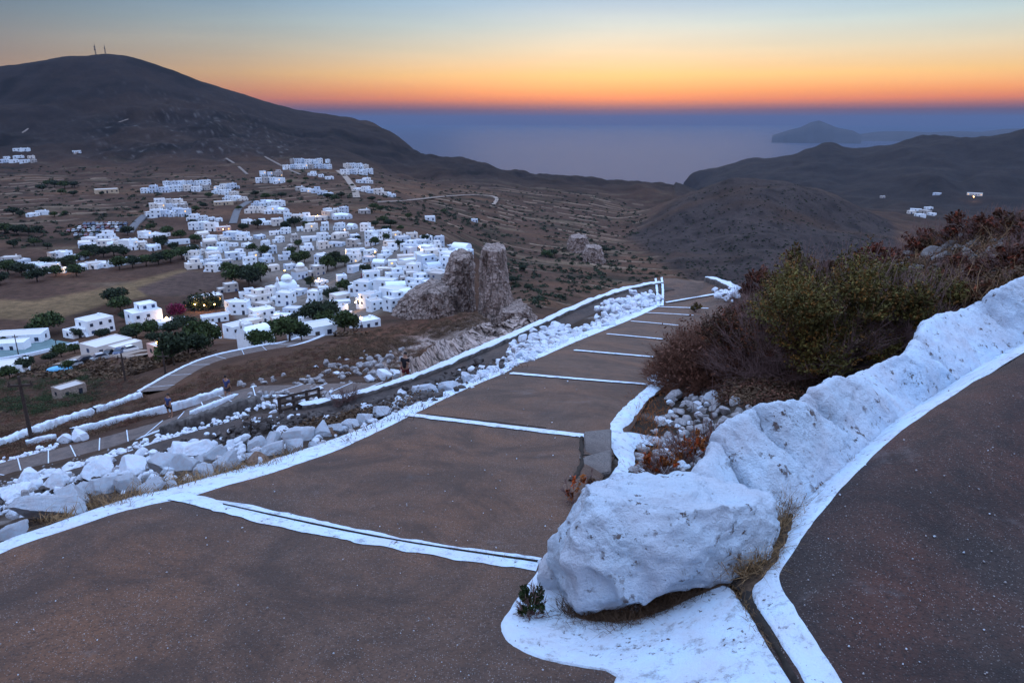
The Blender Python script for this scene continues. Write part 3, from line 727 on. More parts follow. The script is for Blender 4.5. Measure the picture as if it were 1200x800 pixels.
def nth(k):                                                # 0 -> first
    k += 1
    if k < 20: return ORD[k - 1]
    t, u = k // 10 * 10, k % 10
    return TENS[t][0] if not u else TENS[t][1] + '-' + ORD[u - 1]

def put_rock(me, name, px, py, wpx, rise=.55, hk=1.0, r1=60, sink=.3, lift=0):
    p = on_base(np.array([(px, py)], float), 1, r1)[0]
    dep = p[1] * CP - p[2] * SP; s = wpx * dep / FPX / 2
    o = link(name, me, None, (p[0], p[1] + s * .5, p[2] + s * (rise - sink) * hk + lift), random.uniform(0, 6.28), (s, s * random.uniform(.8, 1.05), s * hk * random.uniform(.75, .95)))
    o.rotation_euler = (random.uniform(-.35, .35), random.uniform(-.35, .35), random.uniform(0, 6.28)); return o

# the pile of large white rocks on the left edge: (px, foot py, width)
BIG = [(-14, 602, 40), (10, 632, 34), (45, 612, 84), (78, 598, 52), (18, 588, 50), (92, 585, 34), (118, 580, 46), (148, 576, 38), (176, 578, 33), (199, 573, 16), (112, 562, 46), (152, 556, 46), (60, 576, 44), (30, 570, 40),
       (190, 556, 50), (176, 566, 24), (215, 553, 34), (236, 559, 34), (262, 551, 34), (226, 542, 46), (205, 540, 40), (250, 538, 26), (270, 546, 20), (292, 541, 20), (318, 535, 42), (345, 528, 26), (348, 519, 36), (318, 524, 34), (366, 524, 14), (300, 528, 28),
       (330, 512, 24), (376, 513, 30), (392, 509, 22), (408, 503, 28), (427, 497, 24), (446, 489, 26), (430, 484, 20), (462, 480, 18), (500, 466, 34), (478, 474, 20), (527, 460, 26), (548, 450, 26), (470, 466, 16)]
BIG.sort(key=lambda t: t[0])
kinds = ['chunky', 'rounded', 'sharp edged', 'flat topped', 'squat', 'angular']
for k, (px, py, wd) in enumerate(BIG):
    o = put_rock(PROTO[k % 14], 'white_rock', px, py, wd * (.98 if wd > 36 else 1.08), hk=.62 if wd > 60 else .95)
    size = 'large' if wd > 40 else 'small' if wd < 24 else 'mid-sized'
    tag(o, '%s whitewashed rock, %s from the left in the row along the main path edge' % (size, nth(k)), 'rock', 'whitewashed rocks along the main path edge')
bank_later = True
for px, py, wd, lab in ((304, 545, 34, 'brown unpainted rock lying at the path edge below the white rock pile'), (385, 511, 24, 'rusty brown rock set among the white rocks near the fence')):
    o = put_rock(PROTO[3].copy() if False else PROTO[5], 'brown_rock', px, py, wd, hk=.7)
    o.data = o.data.copy(); o.data.materials[0] = M_BROWN; tag(o, lab, 'rock')

# rubble bank of limewashed stones from the bend of the edge up to the turning place, and other heaps
def heap(name, label, cat, spots, mats, seed, sub=3, lump=None):
    rg = np.random.default_rng(seed); VV, FF, MM = [], [], []; nb = 0
    for (x, y, z, s, m) in spots:
        V, F = rock_verts(int(rg.integers(1, 60)), sub, 13, .06, (1, .85, .72), 1.0); a = rg.uniform(0, 6.28)
        e = Euler((rg.uniform(-.5, .5), rg.uniform(-.5, .5), a)).to_matrix(); V = V @ np.array(e).T * s * rg.uniform(.8, 1.2, 3) + np.array([x, y, z])
        VV.append(V); FF.append(F + nb); MM.append(np.full(len(F), m)); nb += len(V)
    me = mesh_from(name, np.concatenate(VV), np.concatenate(FF), mats, False, mat_idx=np.concatenate(MM)); o = link(name, me)
    return tag(o, label, cat)
def along(pts, n, wpx, spread, seed, hgt=.4, r1=70, grey=0.0, sink=.1):
    """stones piled along a seen line"""
    rg = np.random.default_rng(seed); P = smooth_line(pts, 200, 1); out = []
    for _ in range(n):
        i = rg.integers(0, 200); px, py = P[i] + rg.normal(size=2) * np.array(spread)
        w_ = hit(px, py, 1, r1, ZB, 500); dep = w_[1] * CP - w_[2] * SP; k = np.interp(i / 199, np.linspace(0, 1, len(wpx)), wpx)
        s = k * dep / FPX / 2 * rg.uniform(.55, 1.35); out.append((w_[0], w_[1], w_[2] + rg.uniform(-sink, hgt) * s * 1.5, s, 1 if rg.random() < grey else 0))
    return out
def bank(name, label, group, spots, seed, nbig):
    """the stones that show largest stand as stones of their own, the small fill between them as one mass"""
    rg = np.random.default_rng(seed); px = to_px(np.array([q[:3] for q in spots])); size = np.array([q[3] for q in spots]); order = np.argsort(-size)
    for k in order[:nbig]:
        x, y, z, s, m = spots[k]; o = link('rubble_stone', (PROTO_S + PROTO_G)[int(rg.integers(0, 8)) + (8 if m else 0)], None, (x, y, z), None, (s * 1.1, s * 1.0, s * rg.uniform(.9, 1.2))); o.rotation_euler = rg.uniform(-.5, .5, 3) + np.array([0, 0, rg.uniform(0, 6.28)])
        tag(o, label, 'stone', group)
    heap(name, 'small white fill stones between the ' + group, 'rubble', [spots[k] for k in order[nbig:]], [M_WASHR, M_GREYR], seed)['kind'] = 'stuff'
bank('rubble', 'whitewashed stone heaped in the long bank left of the rising path', 'stones of the long white bank',
     along([(545, 449), (580, 437), (610, 424), (640, 410), (672, 394), (710, 380), (745, 366), (768, 354)], 420, (8, 8, 8, 8, 7), (4, 2.2), 5, .75) +
     along([(592, 424), (615, 410), (640, 398), (662, 391)], 140, (9, 10, 9), (8, 3.6), 6, 1.2), 5, 120)
bank('rubble', 'frosty white stone heaped in the mound beside the turning place', 'stones of the mound by the turning place',
     along([(708, 370), (733, 358), (750, 355), (762, 352)], 170, (8, 8, 7), (6, 3), 7, 1.3), 7, 35)
bank('rubble', 'small white stone packed between the large rocks along the path edge', 'small stones packed between the large rocks',
     along([(-20, 606), (40, 588), (100, 570), (170, 556), (240, 546), (300, 531), (360, 517), (440, 488)], 260, (13, 13, 13, 11, 9), (8, 7), 11, .5, grey=.12) + along([(-20, 590), (40, 570), (100, 554), (170, 542), (240, 532), (300, 522)], 130, (15, 15, 14, 12), (8, 4), 16, .6, grey=.05), 11, 160)
heap('rubble', 'dark scree and stones choking the second ramp below its parapet', 'rubble', along([(300, 503), (360, 497), (425, 486), (470, 474), (520, 455), (570, 430)], 520, (7, 8, 8), (12, 4), 31, 1.2, grey=.9, sink=-.2) + along([(-20, 602), (60, 578), (140, 553), (220, 526), (290, 506)], 260, (7, 7, 7), (10, 4), 32, 1.0, grey=.86, sink=-.2) , [M_WASHR, M_DRY2], 31)['kind'] = 'stuff'
bank('rubble', 'low white stone at the path edge past the dark bench', 'stones past the dark bench',
     along([(455, 482), (490, 470), (520, 459), (545, 449)], 110, (7, 7, 7), (6, 3), 9, .6, grey=.35) + along([(395, 512), (440, 494), (490, 474), (540, 454)], 170, (4, 4, 4), (10, 4), 19, .3, grey=.8), 9, 30)
heap('rubble_wall', 'broken white rubble wall along the outer edge of the second ramp', 'rubble wall',
     along([(-60, 606), (0, 582), (60, 561), (110, 544), (160, 528), (200, 514), (240, 503), (290, 488)], 460, (7, 7, 6, 5), (3, 2.6), 8, .9), [M_WASHR, M_GREYR], 8)
heap('rubble_wall', 'white rubble patch around the grey slab landing beside the fence', 'rubble wall',
     along([(282, 497), (310, 499), (330, 490)], 50, (6, 6, 6), (5, 3), 12, .9) + along([(345, 481), (362, 478), (395, 468)], 45, (5, 5, 5), (5, 3), 13, .9) + along([(275, 480), (300, 477), (330, 474)], 45, (5, 5), (6, 2), 14, .6), [M_WASHR, M_GREYR], 12)
heap('rubble_wall', 'white limewashed rubble at the right corner of the turning place', 'rubble wall',
     along([(845, 350), (860, 346), (872, 340), (880, 336)], 70, (8, 9, 8), (5, 4), 15, 1.2), [M_WASHR, M_GREYR], 15)
for px, py, wd, lab in ((855, 334, 15, 'white rock standing at the right tip of the turning place'), (824, 327, 9, 'small white rock on the far rim of the turning place')):
    tag(put_rock(PROTO[2], 'white_rock', px, py, wd, hk=1.0, r1=60), lab, 'rock')

rg_ = np.random.default_rng(77); gsp = []
for x0, x1, y0, y1, nn, sz in ((0, 620, 590, 800, 110, (1.2, 3.0)), (940, 1200, 430, 800, 80, (1.5, 4.0)), (280, 690, 440, 650, 90, (1.0, 2.4)), (600, 930, 700, 800, 50, (1.2, 3.0))):
    for x, y in zip(rg_.uniform(x0, x1, nn), rg_.uniform(y0, y1, nn)):
        q = hit(x, y, 1, 30, ZB, 500)
        if _bil(M_PATH, q[0], q[1]) > .95: dep = q[1] * CP - q[2] * SP; gsp.append((q[0], q[1], q[2] + .02 * (1 + np.hypot(q[0], q[1]) / 7) + .001, rg_.uniform(*sz) * dep / FPX / 2 * .8, int(rg_.random() < .6)))
heap('gravel', 'loose pale grit and pebbles strewn over the paved paths', 'gravel', gsp, [M_WASHR, M_GREYR], 78, 2)['kind'] = 'stuff'
# limewashed parapet of the second ramp: flat slab top
M_DRY = mat_simple('dry_stone', (.085, .075, .072), .95, .6, 4)
def flat_wall(name, label, pts, width, height, below, mat, side, cat='wall', n=160, bumpy=.05, base_mat=None, r0=20, r1=140, Zs=None):
    P = hit(*smooth_line(pts, n, 2).T, r0, r1, ZB if Zs is None else Zs, 900); T = np.gradient(P, axis=0); T[:, 2] = 0; T /= np.linalg.norm(T, axis=1)[:, None] + 1e-9
    Nn = np.stack([-T[:, 1], T[:, 0], 0 * T[:, 0]], 1)
    prof = [(-.5, -below), (-.5, height * .5), (-.47, height * .93), (-.3, height), (.3, height), (.47, height * .93), (.5, height * .5), (.5, -below)]
    rows = [P + Nn * (a * width) + np.array([0, 0, h]) for a, h in prof]; V = np.stack(rows, 0)
    V += fbm(V * 1.3, 4)[..., None] * bumpy * np.array([1, 1, 1.4]) + ridged(V * 3 + 3, 3)[..., None] * bumpy * .8
    Fc = grid_faces(len(prof), n); mi = np.repeat([1, 1, 0, 0, 0, 1, 1] if base_mat else [0] * 7, n - 1)
    me = mesh_from(name, V, Fc, [mat, base_mat] if base_mat else mat, True, mat_idx=mi)
    if me.polygons[len(me.polygons) // 2].normal.z < 0: me.flip_normals()
    return tag(link(name, me), label, cat)
RIM = [(866, 346), (852, 338), (835, 331), (815, 326), (795, 324), (775, 326)]
def leg_line(pts, n, r0, r1):
    P = hit(*smooth_line(pts, n, 2).T, r0, r1, ZB, 900)
    for i in range(3): P[:, i] = np.convolve(np.pad(P[:, i], 6, 'edge'), np.ones(13) / 13, 'valid')
    T = np.gradient(P, axis=0); T[:, 2] = 0; T /= np.linalg.norm(T, axis=1)[:, None] + 1e-9
    Nn = np.stack([-T[:, 1], T[:, 0], 0 * T[:, 0]], 1); return P, Nn * np.sign((Nn[:, 1].mean()) or 1)
P2, N2 = leg_line(LEG2, 220, 26, 62)
flat_wall('parapet', 'whitewashed flat parapet rim round the far side of the turning place', RIM, .7, .36, .8, M_WASHF, 1, base_mat=M_DRY, n=60, r0=40, r1=62)
k2 = int(220 * .515)
def wall_world(name, label, P, width, height, below, mat, base_mat, bumpy=.05):
    T = np.gradient(P, axis=0); T[:, 2] = 0; T /= np.linalg.norm(T, axis=1)[:, None] + 1e-9; Nn = np.stack([-T[:, 1], T[:, 0], 0 * T[:, 0]], 1)
    prof = [(-.5, -below), (-.5, height * .5), (-.47, height * .93), (-.3, height), (.3, height), (.47, height * .93), (.5, height * .5), (.5, -below)]
    V = np.stack([P + Nn * (a * width) + np.array([0, 0, h]) for a, h in prof], 0); V += fbm(V * 1.6, 4)[..., None] * bumpy * np.array([.7, .7, 1]) + ridged(V * 3.5 + 3, 3)[..., None] * bumpy * .55
    me = mesh_from(name, V, grid_faces(len(prof), len(P)), [mat, base_mat], True, mat_idx=np.repeat([1, 1, 0, 0, 0, 1, 1], len(P) - 1))
    if me.polygons[len(me.polygons) // 2].normal.z < 0: me.flip_normals()
    return tag(link(name, me), label, 'wall')
wall_world('parapet', 'long whitewashed flat parapet down the outer side of the second ramp', (P2 + N2 * .98)[:k2], .55, .24, 2.2, M_WASHF, M_DRY, .14)
rows = [P2 + N2 * (k * .8) for k in np.linspace(-1, 1, 6)]; V = np.stack([rows[0] - np.array([0, 0, 1.5])] + rows + [rows[-1] - np.array([0, 0, 1.5])], 0); V[..., 2] += .10
up(struct('second_ramp_path', mesh_from('second_ramp_path', V, grid_faces(8, 220), M_PAVED)))

M_DIRT = mat_simple('brown_dirt', (.055, .034, .022), 1.0, .6, 25)
up(sheet('dirt_patch', [(676, 730), (704, 741), (738, 737), (786, 719), (836, 698), (864, 686)], [(668, 715), (700, 715), (745, 705), (800, 690), (850, 672), (880, 660)], 120, 8, .026, M_DIRT, .045, 1))
up(sheet('dirt_patch', [(862, 690), (880, 672), (900, 640), (915, 618), (925, 606)], [(876, 702), (902, 678), (918, 646), (926, 624), (930, 608)], 110, 8, .028, M_DIRT, .05, 1))
# ------------------------------------------------------------------ lower ramps of the zigzag path, walls, rocks and small things on the slope
def ramp_path(name, pts, width, mat, n, r0, r1, off=.05, lines=0, edge=None):
    P = hit(*smooth_line(pts, n, 2).T, r0, r1, ZB, 900); T = np.gradient(P, axis=0); T[:, 2] = 0; T /= np.linalg.norm(T, axis=1)[:, None] + 1e-9
    Nn = np.stack([-T[:, 1], T[:, 0], 0 * T[:, 0]], 1)
    def strip(nm, k0, k1, m, o, zo):
        rows = [P + Nn * (k * width / 2) for k in np.linspace(k0, k1, 6)]; V = np.stack([rows[0]] + rows + [rows[-1]], 0); V[..., 2] = P[None, :, 2] + o; V[0, :, 2] -= .9; V[-1, :, 2] -= .9
        V[..., 2] += zo * fbm(V * 1.3, 3); V[..., 0] += zo * 2 * fbm(V * 1.1 + 7, 3)
        up(struct(nm, mesh_from(nm, V, grid_faces(8, n), m)))
    strip(name, -1, 1, mat, off, 0)
    if edge:
        for s in edge: strip('white_edge_line', s * 1.0, s * 1.16, M_WASHF, off + .12, .06)
    for j in range(lines):
        i = int((j + .5) / lines * n); a, b = P[i] - Nn[i] * width / 2, P[i] + Nn[i] * width / 2
        w_ = T[i] * .03
        V = np.array([a - w_, b - w_, b + w_, a + w_]); V[:, 2] = P[i, 2] + off + .03
        up(struct('white_step_line', mesh_from('white_step_line', V, [(0, 1, 2, 3)], M_WASHF, False)))
M_PAVE3 = mat_paving('lower_path_paving', (.13, .10, .092), (.13, .09, .075), (.095, .078, .075), .3)
ramp_path('third_ramp_path', LEG3, 2.7, M_PAVE3, 150, 30, 62, .06, 18, (1,))
ramp_path('fourth_ramp_path', LEG4, 3.2, M_PAVE3, 90, 60, 190, .12, 9, (1, -1))
flat_wall('low_wall', 'thin white wall above the third ramp, longest line on the left slope', [(84, 510), (130, 498), (196, 482), (232, 472), (262, 462)], .45, .5, .6, M_WASHF, 1, bumpy=.12, r0=40, r1=120)
flat_wall('low_wall', 'broken white wall highest on the left slope below the scrub', [(-40, 540), (0, 524), (60, 501), (105, 487)], .5, .55, .6, M_WASHF, 1, bumpy=.2, r0=50, r1=140)
flat_wall('low_wall', 'short white wall piece below the fourth ramp start', [(110, 485), (136, 477), (150, 471), (165, 466)], .5, .55, .6, M_WASHF, 1, bumpy=.2, r0=50, r1=140)
flat_wall('low_wall', 'short white kerb wall left of the white rock pair', [(30, 522), (48, 518), (64, 514)], .35, .35, .5, M_WASHF, 1, bumpy=.1, r0=40, r1=120)
flat_wall('dry_stone_wall', 'dark dry stone wall above the second ramp, left of the fence', [(190, 512), (225, 500), (250, 492), (275, 484), (300, 476)], .5, .5, .5, M_DRY, 1, bumpy=.15, r0=28, r1=60)
flat_wall('low_wall', 'white kerb along the right edge of the third ramp end', [(222, 488), (250, 477), (280, 466), (298, 457)], .3, .3, .4, M_WASHF, 1, bumpy=.08, r0=28, r1=80)
# dark solid bench wall between path and second ramp
P0 = hit(np.array([563., 612.]), np.array([421., 409.]), 20, 70, ZB)
bw = MB(); a, b_ = P0; d_ = (b_ - a); L = float(np.hypot(d_[0], d_[1]))
bw.box(0, L, 0, .5, -.6, .62); bw.box(-.06, L + .06, -.07, .57, .625, .74); 
o = link('stone_bench', bw.mesh('stone_bench', M_DRY), None, a, math.atan2(d_[1], d_[0])); tag(o, 'dark stone bench wall between the rising path and white parapet', 'bench')
# wooden fence
def fence(pa, pb, label):
    Pa, Pb = hit(np.array([pa[0], pb[0]], float), np.array([pa[1], pb[1]], float), 20, 60, ZB); d_ = Pb - Pa; L = float(np.linalg.norm(d_[:2]))
    t = thing('wooden_fence', Pa, math.atan2(d_[1], d_[0]), label, 'fence'); dz = float(d_[2])
    n = 4
    for k in range(n):
        m = MB(); m.box(-.05, .05, -.05, .05, -.3, .95); link('post', m.mesh('post', M_WOOD), t, (L * k / (n - 1), 0, dz * k / (n - 1)))
    for h in (.3, .6, .86):
        m = MB(); m.add([(0, -.075, h), (L, -.075, h + dz), (L, -.052, h + dz), (0, -.052, h), (0, -.075, h + .11), (L, -.075, h + dz + .11), (L, -.052, h + dz + .11), (0, -.052, h + .11)],
                        [(0, 1, 2, 3), (7, 6, 5, 4), (0, 4, 5, 1), (1, 5, 6, 2), (2, 6, 7, 3), (3, 7, 4, 0)]); link('rail', m.mesh('rail', M_WOOD), t)
M_WOOD = mat_simple('weathered_wood', (.045, .032, .028), .9, .4, 8)
fence((329, 490), (375, 476), 'dark wooden rail fence above the second ramp')

# white rocks beside the third ramp and by the walker
for px, py, wd, lab in ((74, 519, 16, 'left white boulder of the pair beside the third ramp'), (91, 516, 18, 'right white boulder of the pair beside the third ramp'), (449, 444, 20, 'large white boulder just left of the walker'), (432, 446, 12, 'white boulder farther left of the walker'),
                       (462, 440, 14, 'white boulder closest behind the walker'), (178, 486, 8, 'small pale rock on the brown slope above the third ramp')):
    tag(put_rock(PROTO[hash(lab) % 14 if False else int(px) % 14], 'white_rock', px, py, wd, hk=1.2, r1=120), lab, 'rock')
heap('rubble_wall', 'white rubble line at the lower left end of the third ramp', 'rubble wall', along([(0, 546), (25, 538), (50, 530), (66, 524)], 70, (5, 5), (3, 2), 21, .9), [M_WASHR, M_GREYR], 21)
heap('stone_scatter', 'grey boulders tumbled along the slope left of the walker', 'boulder field', along([(300, 462), (350, 458), (400, 442), (440, 430), (470, 420)], 150, (7, 8, 9), (16, 9), 22, .7, grey=.93, r1=120), [M_WASHR, M_GREYR], 22)['kind'] = 'stuff'
sc_ = heap('scree', 'grey gravelly scree between the left rubble wall and third ramp', 'scree', along([(-20, 585), (30, 570), (80, 556), (130, 541)], 420, (3, 3), (14, 7), 23, .3, grey=1, r1=80), [M_WASHR, M_GREYR], 23, 2); sc_['kind'] = 'stuff'

# utility poles
def pole(px, py, top_py, label, r0=20, arm=True):
    p = hit(px, py, r0, 600); dep = p[1] * CP - p[2] * SP; h = (py - top_py) * dep / FPX * 1.05
    t = thing('utility_pole', p, random.uniform(-.4, .4), label, 'utility pole', 'wooden utility poles on the slope')
    m = MB(); m.tube([(0, 0, -.5), (0, 0, h)], [.15, .10], 8); link('mast', m.mesh('mast', M_WOOD), t)
    m = MB(); m.box(-.8, .8, -.06, .06, h - .75, h - .6); link('crossarm', m.mesh('crossarm', M_WOOD), t)
    for x in (-.7, 0, .7):
        m = MB(); m.lathe([(.05, h - .6), (.07, h - .5), (.04, h - .38)], 8, (x, 0)); link('insulator', m.mesh('insulator', M_WOOD), t)
pole(38, 519, 440, 'tallest dark wooden pole standing by the left slope walls', 50)
pole(147, 446, 414, 'dark wooden pole on the brown scrub below the parked cars', 100)
pole(194, 438, 412, 'dark pole beside the tree clump left of the fourth ramp', 90)
pole(22, 417, 392, 'dark pole in front of the sports court', 150)
pole(66, 405, 396, 'short dark pole at the right corner of the sports court', 150)
pole(174, 388, 372, 'thin pole before the large two storey white house', 150)

# bare shrubs
M_TWIG = mat_simple('bare_twigs', (.11, .065, .06), .9, .3, 20)
M_TWIGD = mat_simple('dark_twigs', (.035, .024, .02), .9, .3, 20)
def bare_shrub(px, py, hpx, label, mat, seed, r0=20, r1=60, dens=5, wide=.8):
    p = hit(px, py, r0, r1, ZB); dep = p[1] * CP - p[2] * SP; h = hpx * dep / FPX; rg = np.random.default_rng(seed); m = MB()
    def grow(a, d, L, r, k):
        b = a + d * L; mid = (a + b) / 2 + Vector(rg.normal(size=3)) * L * .07
        m.tube([a, mid, b], [r, r * .8, r * .6], 4)
        if k:
            for _ in range(dens if k > 1 else 4):
                nd = (d + Vector(rg.normal(size=3)) * wide).normalized(); nd.z = abs(nd.z) * .8 + .1; grow(a + (b - a) * rg.uniform(.35, 1), nd.normalized(), L * rg.uniform(.5, .8), r * .55, k - 1)
    for _ in range(4): grow(Vector((rg.uniform(-.05, .05) * h, rg.uniform(-.05, .05) * h, -.05)), Vector((rg.normal() * .35, rg.normal() * .35, 1)).normalized(), h * .42, h * .022, 3)
    return tag(link('bare_shrub', m.mesh('bare_shrub', mat), None, p), label, 'shrub')
bare_shrub(404, 478, 42, 'pinkish leafless shrub with spreading twigs below the walker', M_TWIG, 3, 20, 60, 5)
bare_shrub(293, 508, 34, 'small dark leafless shrub rising behind the white rock pile', M_TWIGD, 4, 20, 60, 3, .6)

# telecom masts on the summit
M_STEEL = mat_simple('mast_steel', (.10, .09, .09), .6, .2, 3)
def mast(px, hpx, label, dishes):
    d = ray(px, 63.0); rr = np.linspace(1700, 2300, 300); zz = ground(d[0] * rr, d[1] * rr); k = np.argmax(zz / rr); p = np.array([d[0] * rr[k], d[1] * rr[k], zz[k] - 1]); dep = p[1] * CP - p[2] * SP; h = hpx * dep / FPX
    t = thing('telecom_mast', p, .3, label, 'mast'); m = MB()
    for a in range(3):
        c = (math.cos(a * 2.094), math.sin(a * 2.094)); m.tube([(c[0] * 1.6, c[1] * 1.6, 0), (c[0] * .5, c[1] * .5, h)], [.42, .28], 5)
    for k in range(9):
        z0, z1 = h * k / 9, h * (k + 1) / 9; r0_, r1_ = 1.6 - 1.1 * k / 9, 1.6 - 1.1 * (k + 1) / 9
        for a in range(3):
            b = (a + 1) % 3 if k % 2 else (a - 1) % 3
            m.tube([(math.cos(a * 2.094) * r0_, math.sin(a * 2.094) * r0_, z0), (math.cos(b * 2.094) * r1_, math.sin(b * 2.094) * r1_, z1)], .2, 4)
    m.tube([(0, 0, h), (0, 0, h * 1.25)], .22, 5); link('lattice', m.mesh('lattice', M_STEEL), t)
    for z, s in dishes:
        m = MB(); m.lathe([(.1, -.5), (s * .7, -.3), (s, .3), (s * 1.0, .45), (.1, .0)], 12); o = link('dish', m.mesh('dish', M_STEEL), t, (0, -1.6, h * z)); o.rotation_euler = (R(90), 0, 0)
mast(112, 11, 'left and taller lattice mast with dishes on the mountain summit', ((.8, 1.9), (.55, 2.2)))
mast(123.5, 9, 'right and thinner lattice mast on the mountain summit', ((.7, 1.6),))

M_HTRACK = mat_simple('hill_track', (.15, .12, .105), .95, .3, .2)
for tr in ([(-10, 170), (15, 162), (30, 154), (41, 144), (44, 134)], [(48, 172), (62, 165), (74, 160), (88, 158), (120, 156)], [(86, 182), (100, 172), (112, 165), (121, 150), (150, 140)], [(265, 186), (278, 194), (290, 205)], [(310, 184), (325, 192), (340, 200), (352, 205)]):
    ramp_path('hill_track', tr, 3.0, M_HTRACK, 60, 700, 2100, .8)
# ------------------------------------------------------------------ cliffs of the promontory
m_cliff, nt, b = new_mat('weathered_cliff'); g = N(nt)
st_ = nt.nodes.new('ShaderNodeMapping'); nt.links.new(g.coord, st_.inputs[0]); st_.inputs['Scale'].default_value = (1, 1, .35)
f1 = g.noise(.35, 8, .72, vec=st_.outputs[0]); f2 = g.noise(1.6, 8, .75, vec=st_.outputs[0])
col = g.ramp(f1, [(.34, (.09, .060, .048)), (.46, (.25, .185, .16)), (.56, (.38, .30, .27)), (.70, (.20, .155, .135))])
col = g.mix(g.ramp(f2, [(.38, .85), (.50, 0)]), col, (.055, .040, .034)); col = g.mix(g.ramp(g.voro(.55, 'DISTANCE_TO_EDGE', vec=st_.outputs[0]), [(0, .8), (.07, 0)]), col, (.04, .03, .026))
g.to(b, 'Base Color', col); g.bump(b, g.math('ADD', f1, g.math('MULTIPLY', f2, .6)), 1.2, .8); b.inputs['Roughness'].default_value = .95
m_outc = m_cliff.copy(); m_outc.name = 'pale_outcrop'
for n_ in m_outc.node_tree.nodes:
    if n_.type == 'VALTORGB' and len(n_.color_ramp.elements) == 4:
        for e_, c_ in zip(n_.color_ramp.elements, ((.20, .14, .115), (.42, .32, .28), (.60, .48, .44), (.36, .28, .25))): e_.color = (*c_, 1)
def crag(name, label, rings, seed, amp=1.2, n=190, nz=110):
    """closed rock tower from stacked outlines: (level, centre x, centre y, half width, half depth)"""
    rg = np.random.default_rng(seed); K = np.array(rings, float); zz = np.linspace(K[0, 0], K[-1, 0], nz)
    c = [np.interp(zz, K[:, 0], K[:, i]) for i in range(1, 5)]; a = np.linspace(0, 2 * np.pi, n, endpoint=False)
    V = np.stack([c[0][:, None] + c[2][:, None] * np.sign(np.cos(a)) * np.abs(np.cos(a)) ** .8, c[1][:, None] + c[3][:, None] * np.sign(np.sin(a)) * np.abs(np.sin(a)) ** .8, zz[:, None] + 0 * a], -1)
    d = np.stack([np.cos(a)[None] + 0 * zz[:, None], np.sin(a)[None] + 0 * zz[:, None], 0 * V[..., 2]], -1)
    q = V * np.array([1, 1, .45])
    V = V + d * (amp * 1.3 * fbm(q / 6 + seed, 4) + amp * .9 * ridged(q / 3.2 + seed, 4) + amp * .45 * ridged(q / 1.1 + seed, 3) + amp * .3 * fbm(V / .6, 3))[..., None]
    V[-4:, :, 2] += amp * .8 * fbm(V[-4:] / 2.5 + 3, 3)
    V = V.reshape(-1, 3); top = len(V); V = np.concatenate([V, [[c[0][-1], c[1][-1], zz[-1] + .5]]])
    i = np.arange(nz - 1)[:, None] * n + np.arange(n)[None]; j = np.arange(nz - 1)[:, None] * n + (np.arange(n)[None] + 1) % n
    F = [tuple(f) for f in np.stack([i, j, j + n, i + n], -1).reshape(-1, 4)] + [((nz - 1) * n + k, (nz - 1) * n + (k + 1) % n, top) for k in range(n)]
    return tag(link(name, mesh_from(name, V, F, m_cliff, False)), label, 'cliff')
def at(px, py, r): d = ray(float(px), float(py)); return d * r
def crag_px(name, label, prof, r, depth, seed, amp=1.2, **k):
    """prof: (py, left px, right px) from the foot up, all at range r"""
    rings = []
    for py, xl, xr in prof:
        A, B = at(xl, py, r), at(xr, py, r); rings.append(((A[2] + B[2]) / 2, (A[0] + B[0]) / 2, (A[1] + B[1]) / 2 + depth * .5, abs(B[0] - A[0]) / 2, depth))
    return crag(name, label, rings, seed, amp, **k)
crag_px('rock_pillar', 'tall free standing grey rock pillar at the edge of town', [(392, 562, 607), (366, 565, 602), (345, 565, 596), (320, 566, 592), (303, 566, 590), (292, 569, 587)], 200, 6, 5, .9)
crag_px('rock_cliff', 'broad brown cliff under the chapel beside the rock pillar', [(395, 493, 560), (366, 506, 550), (345, 513, 549), (325, 522, 549), (306, 530, 549), (300, 534, 547)], 212, 7, 8, 1.5)
crag_px('rock_cliff', 'low brown cliff under the front row of cliff houses', [(400, 450, 530), (376, 462, 524), (358, 474, 524), (346, 484, 522), (340, 494, 518)], 200, 8, 11, 1.8)
crag_px('rock_cliff', 'grey rock shoulder at the foot of the rock pillar, right side', [(398, 580, 632), (374, 586, 622), (362, 592, 612)], 195, 7, 14, 1.4)
crag_px('rock_outcrop', 'pale crags among terraces left of the valley hill', [(300, 666, 692), (288, 668, 690), (278, 672, 686)], 560, 10, 15, 2.0, n=60, nz=30)
crag_px('rock_outcrop', 'second pale crag among terraces, nearest the valley hill', [(310, 684, 706), (296, 688, 704), (290, 690, 702)], 520, 9, 17, 2.0, n=60, nz=30)
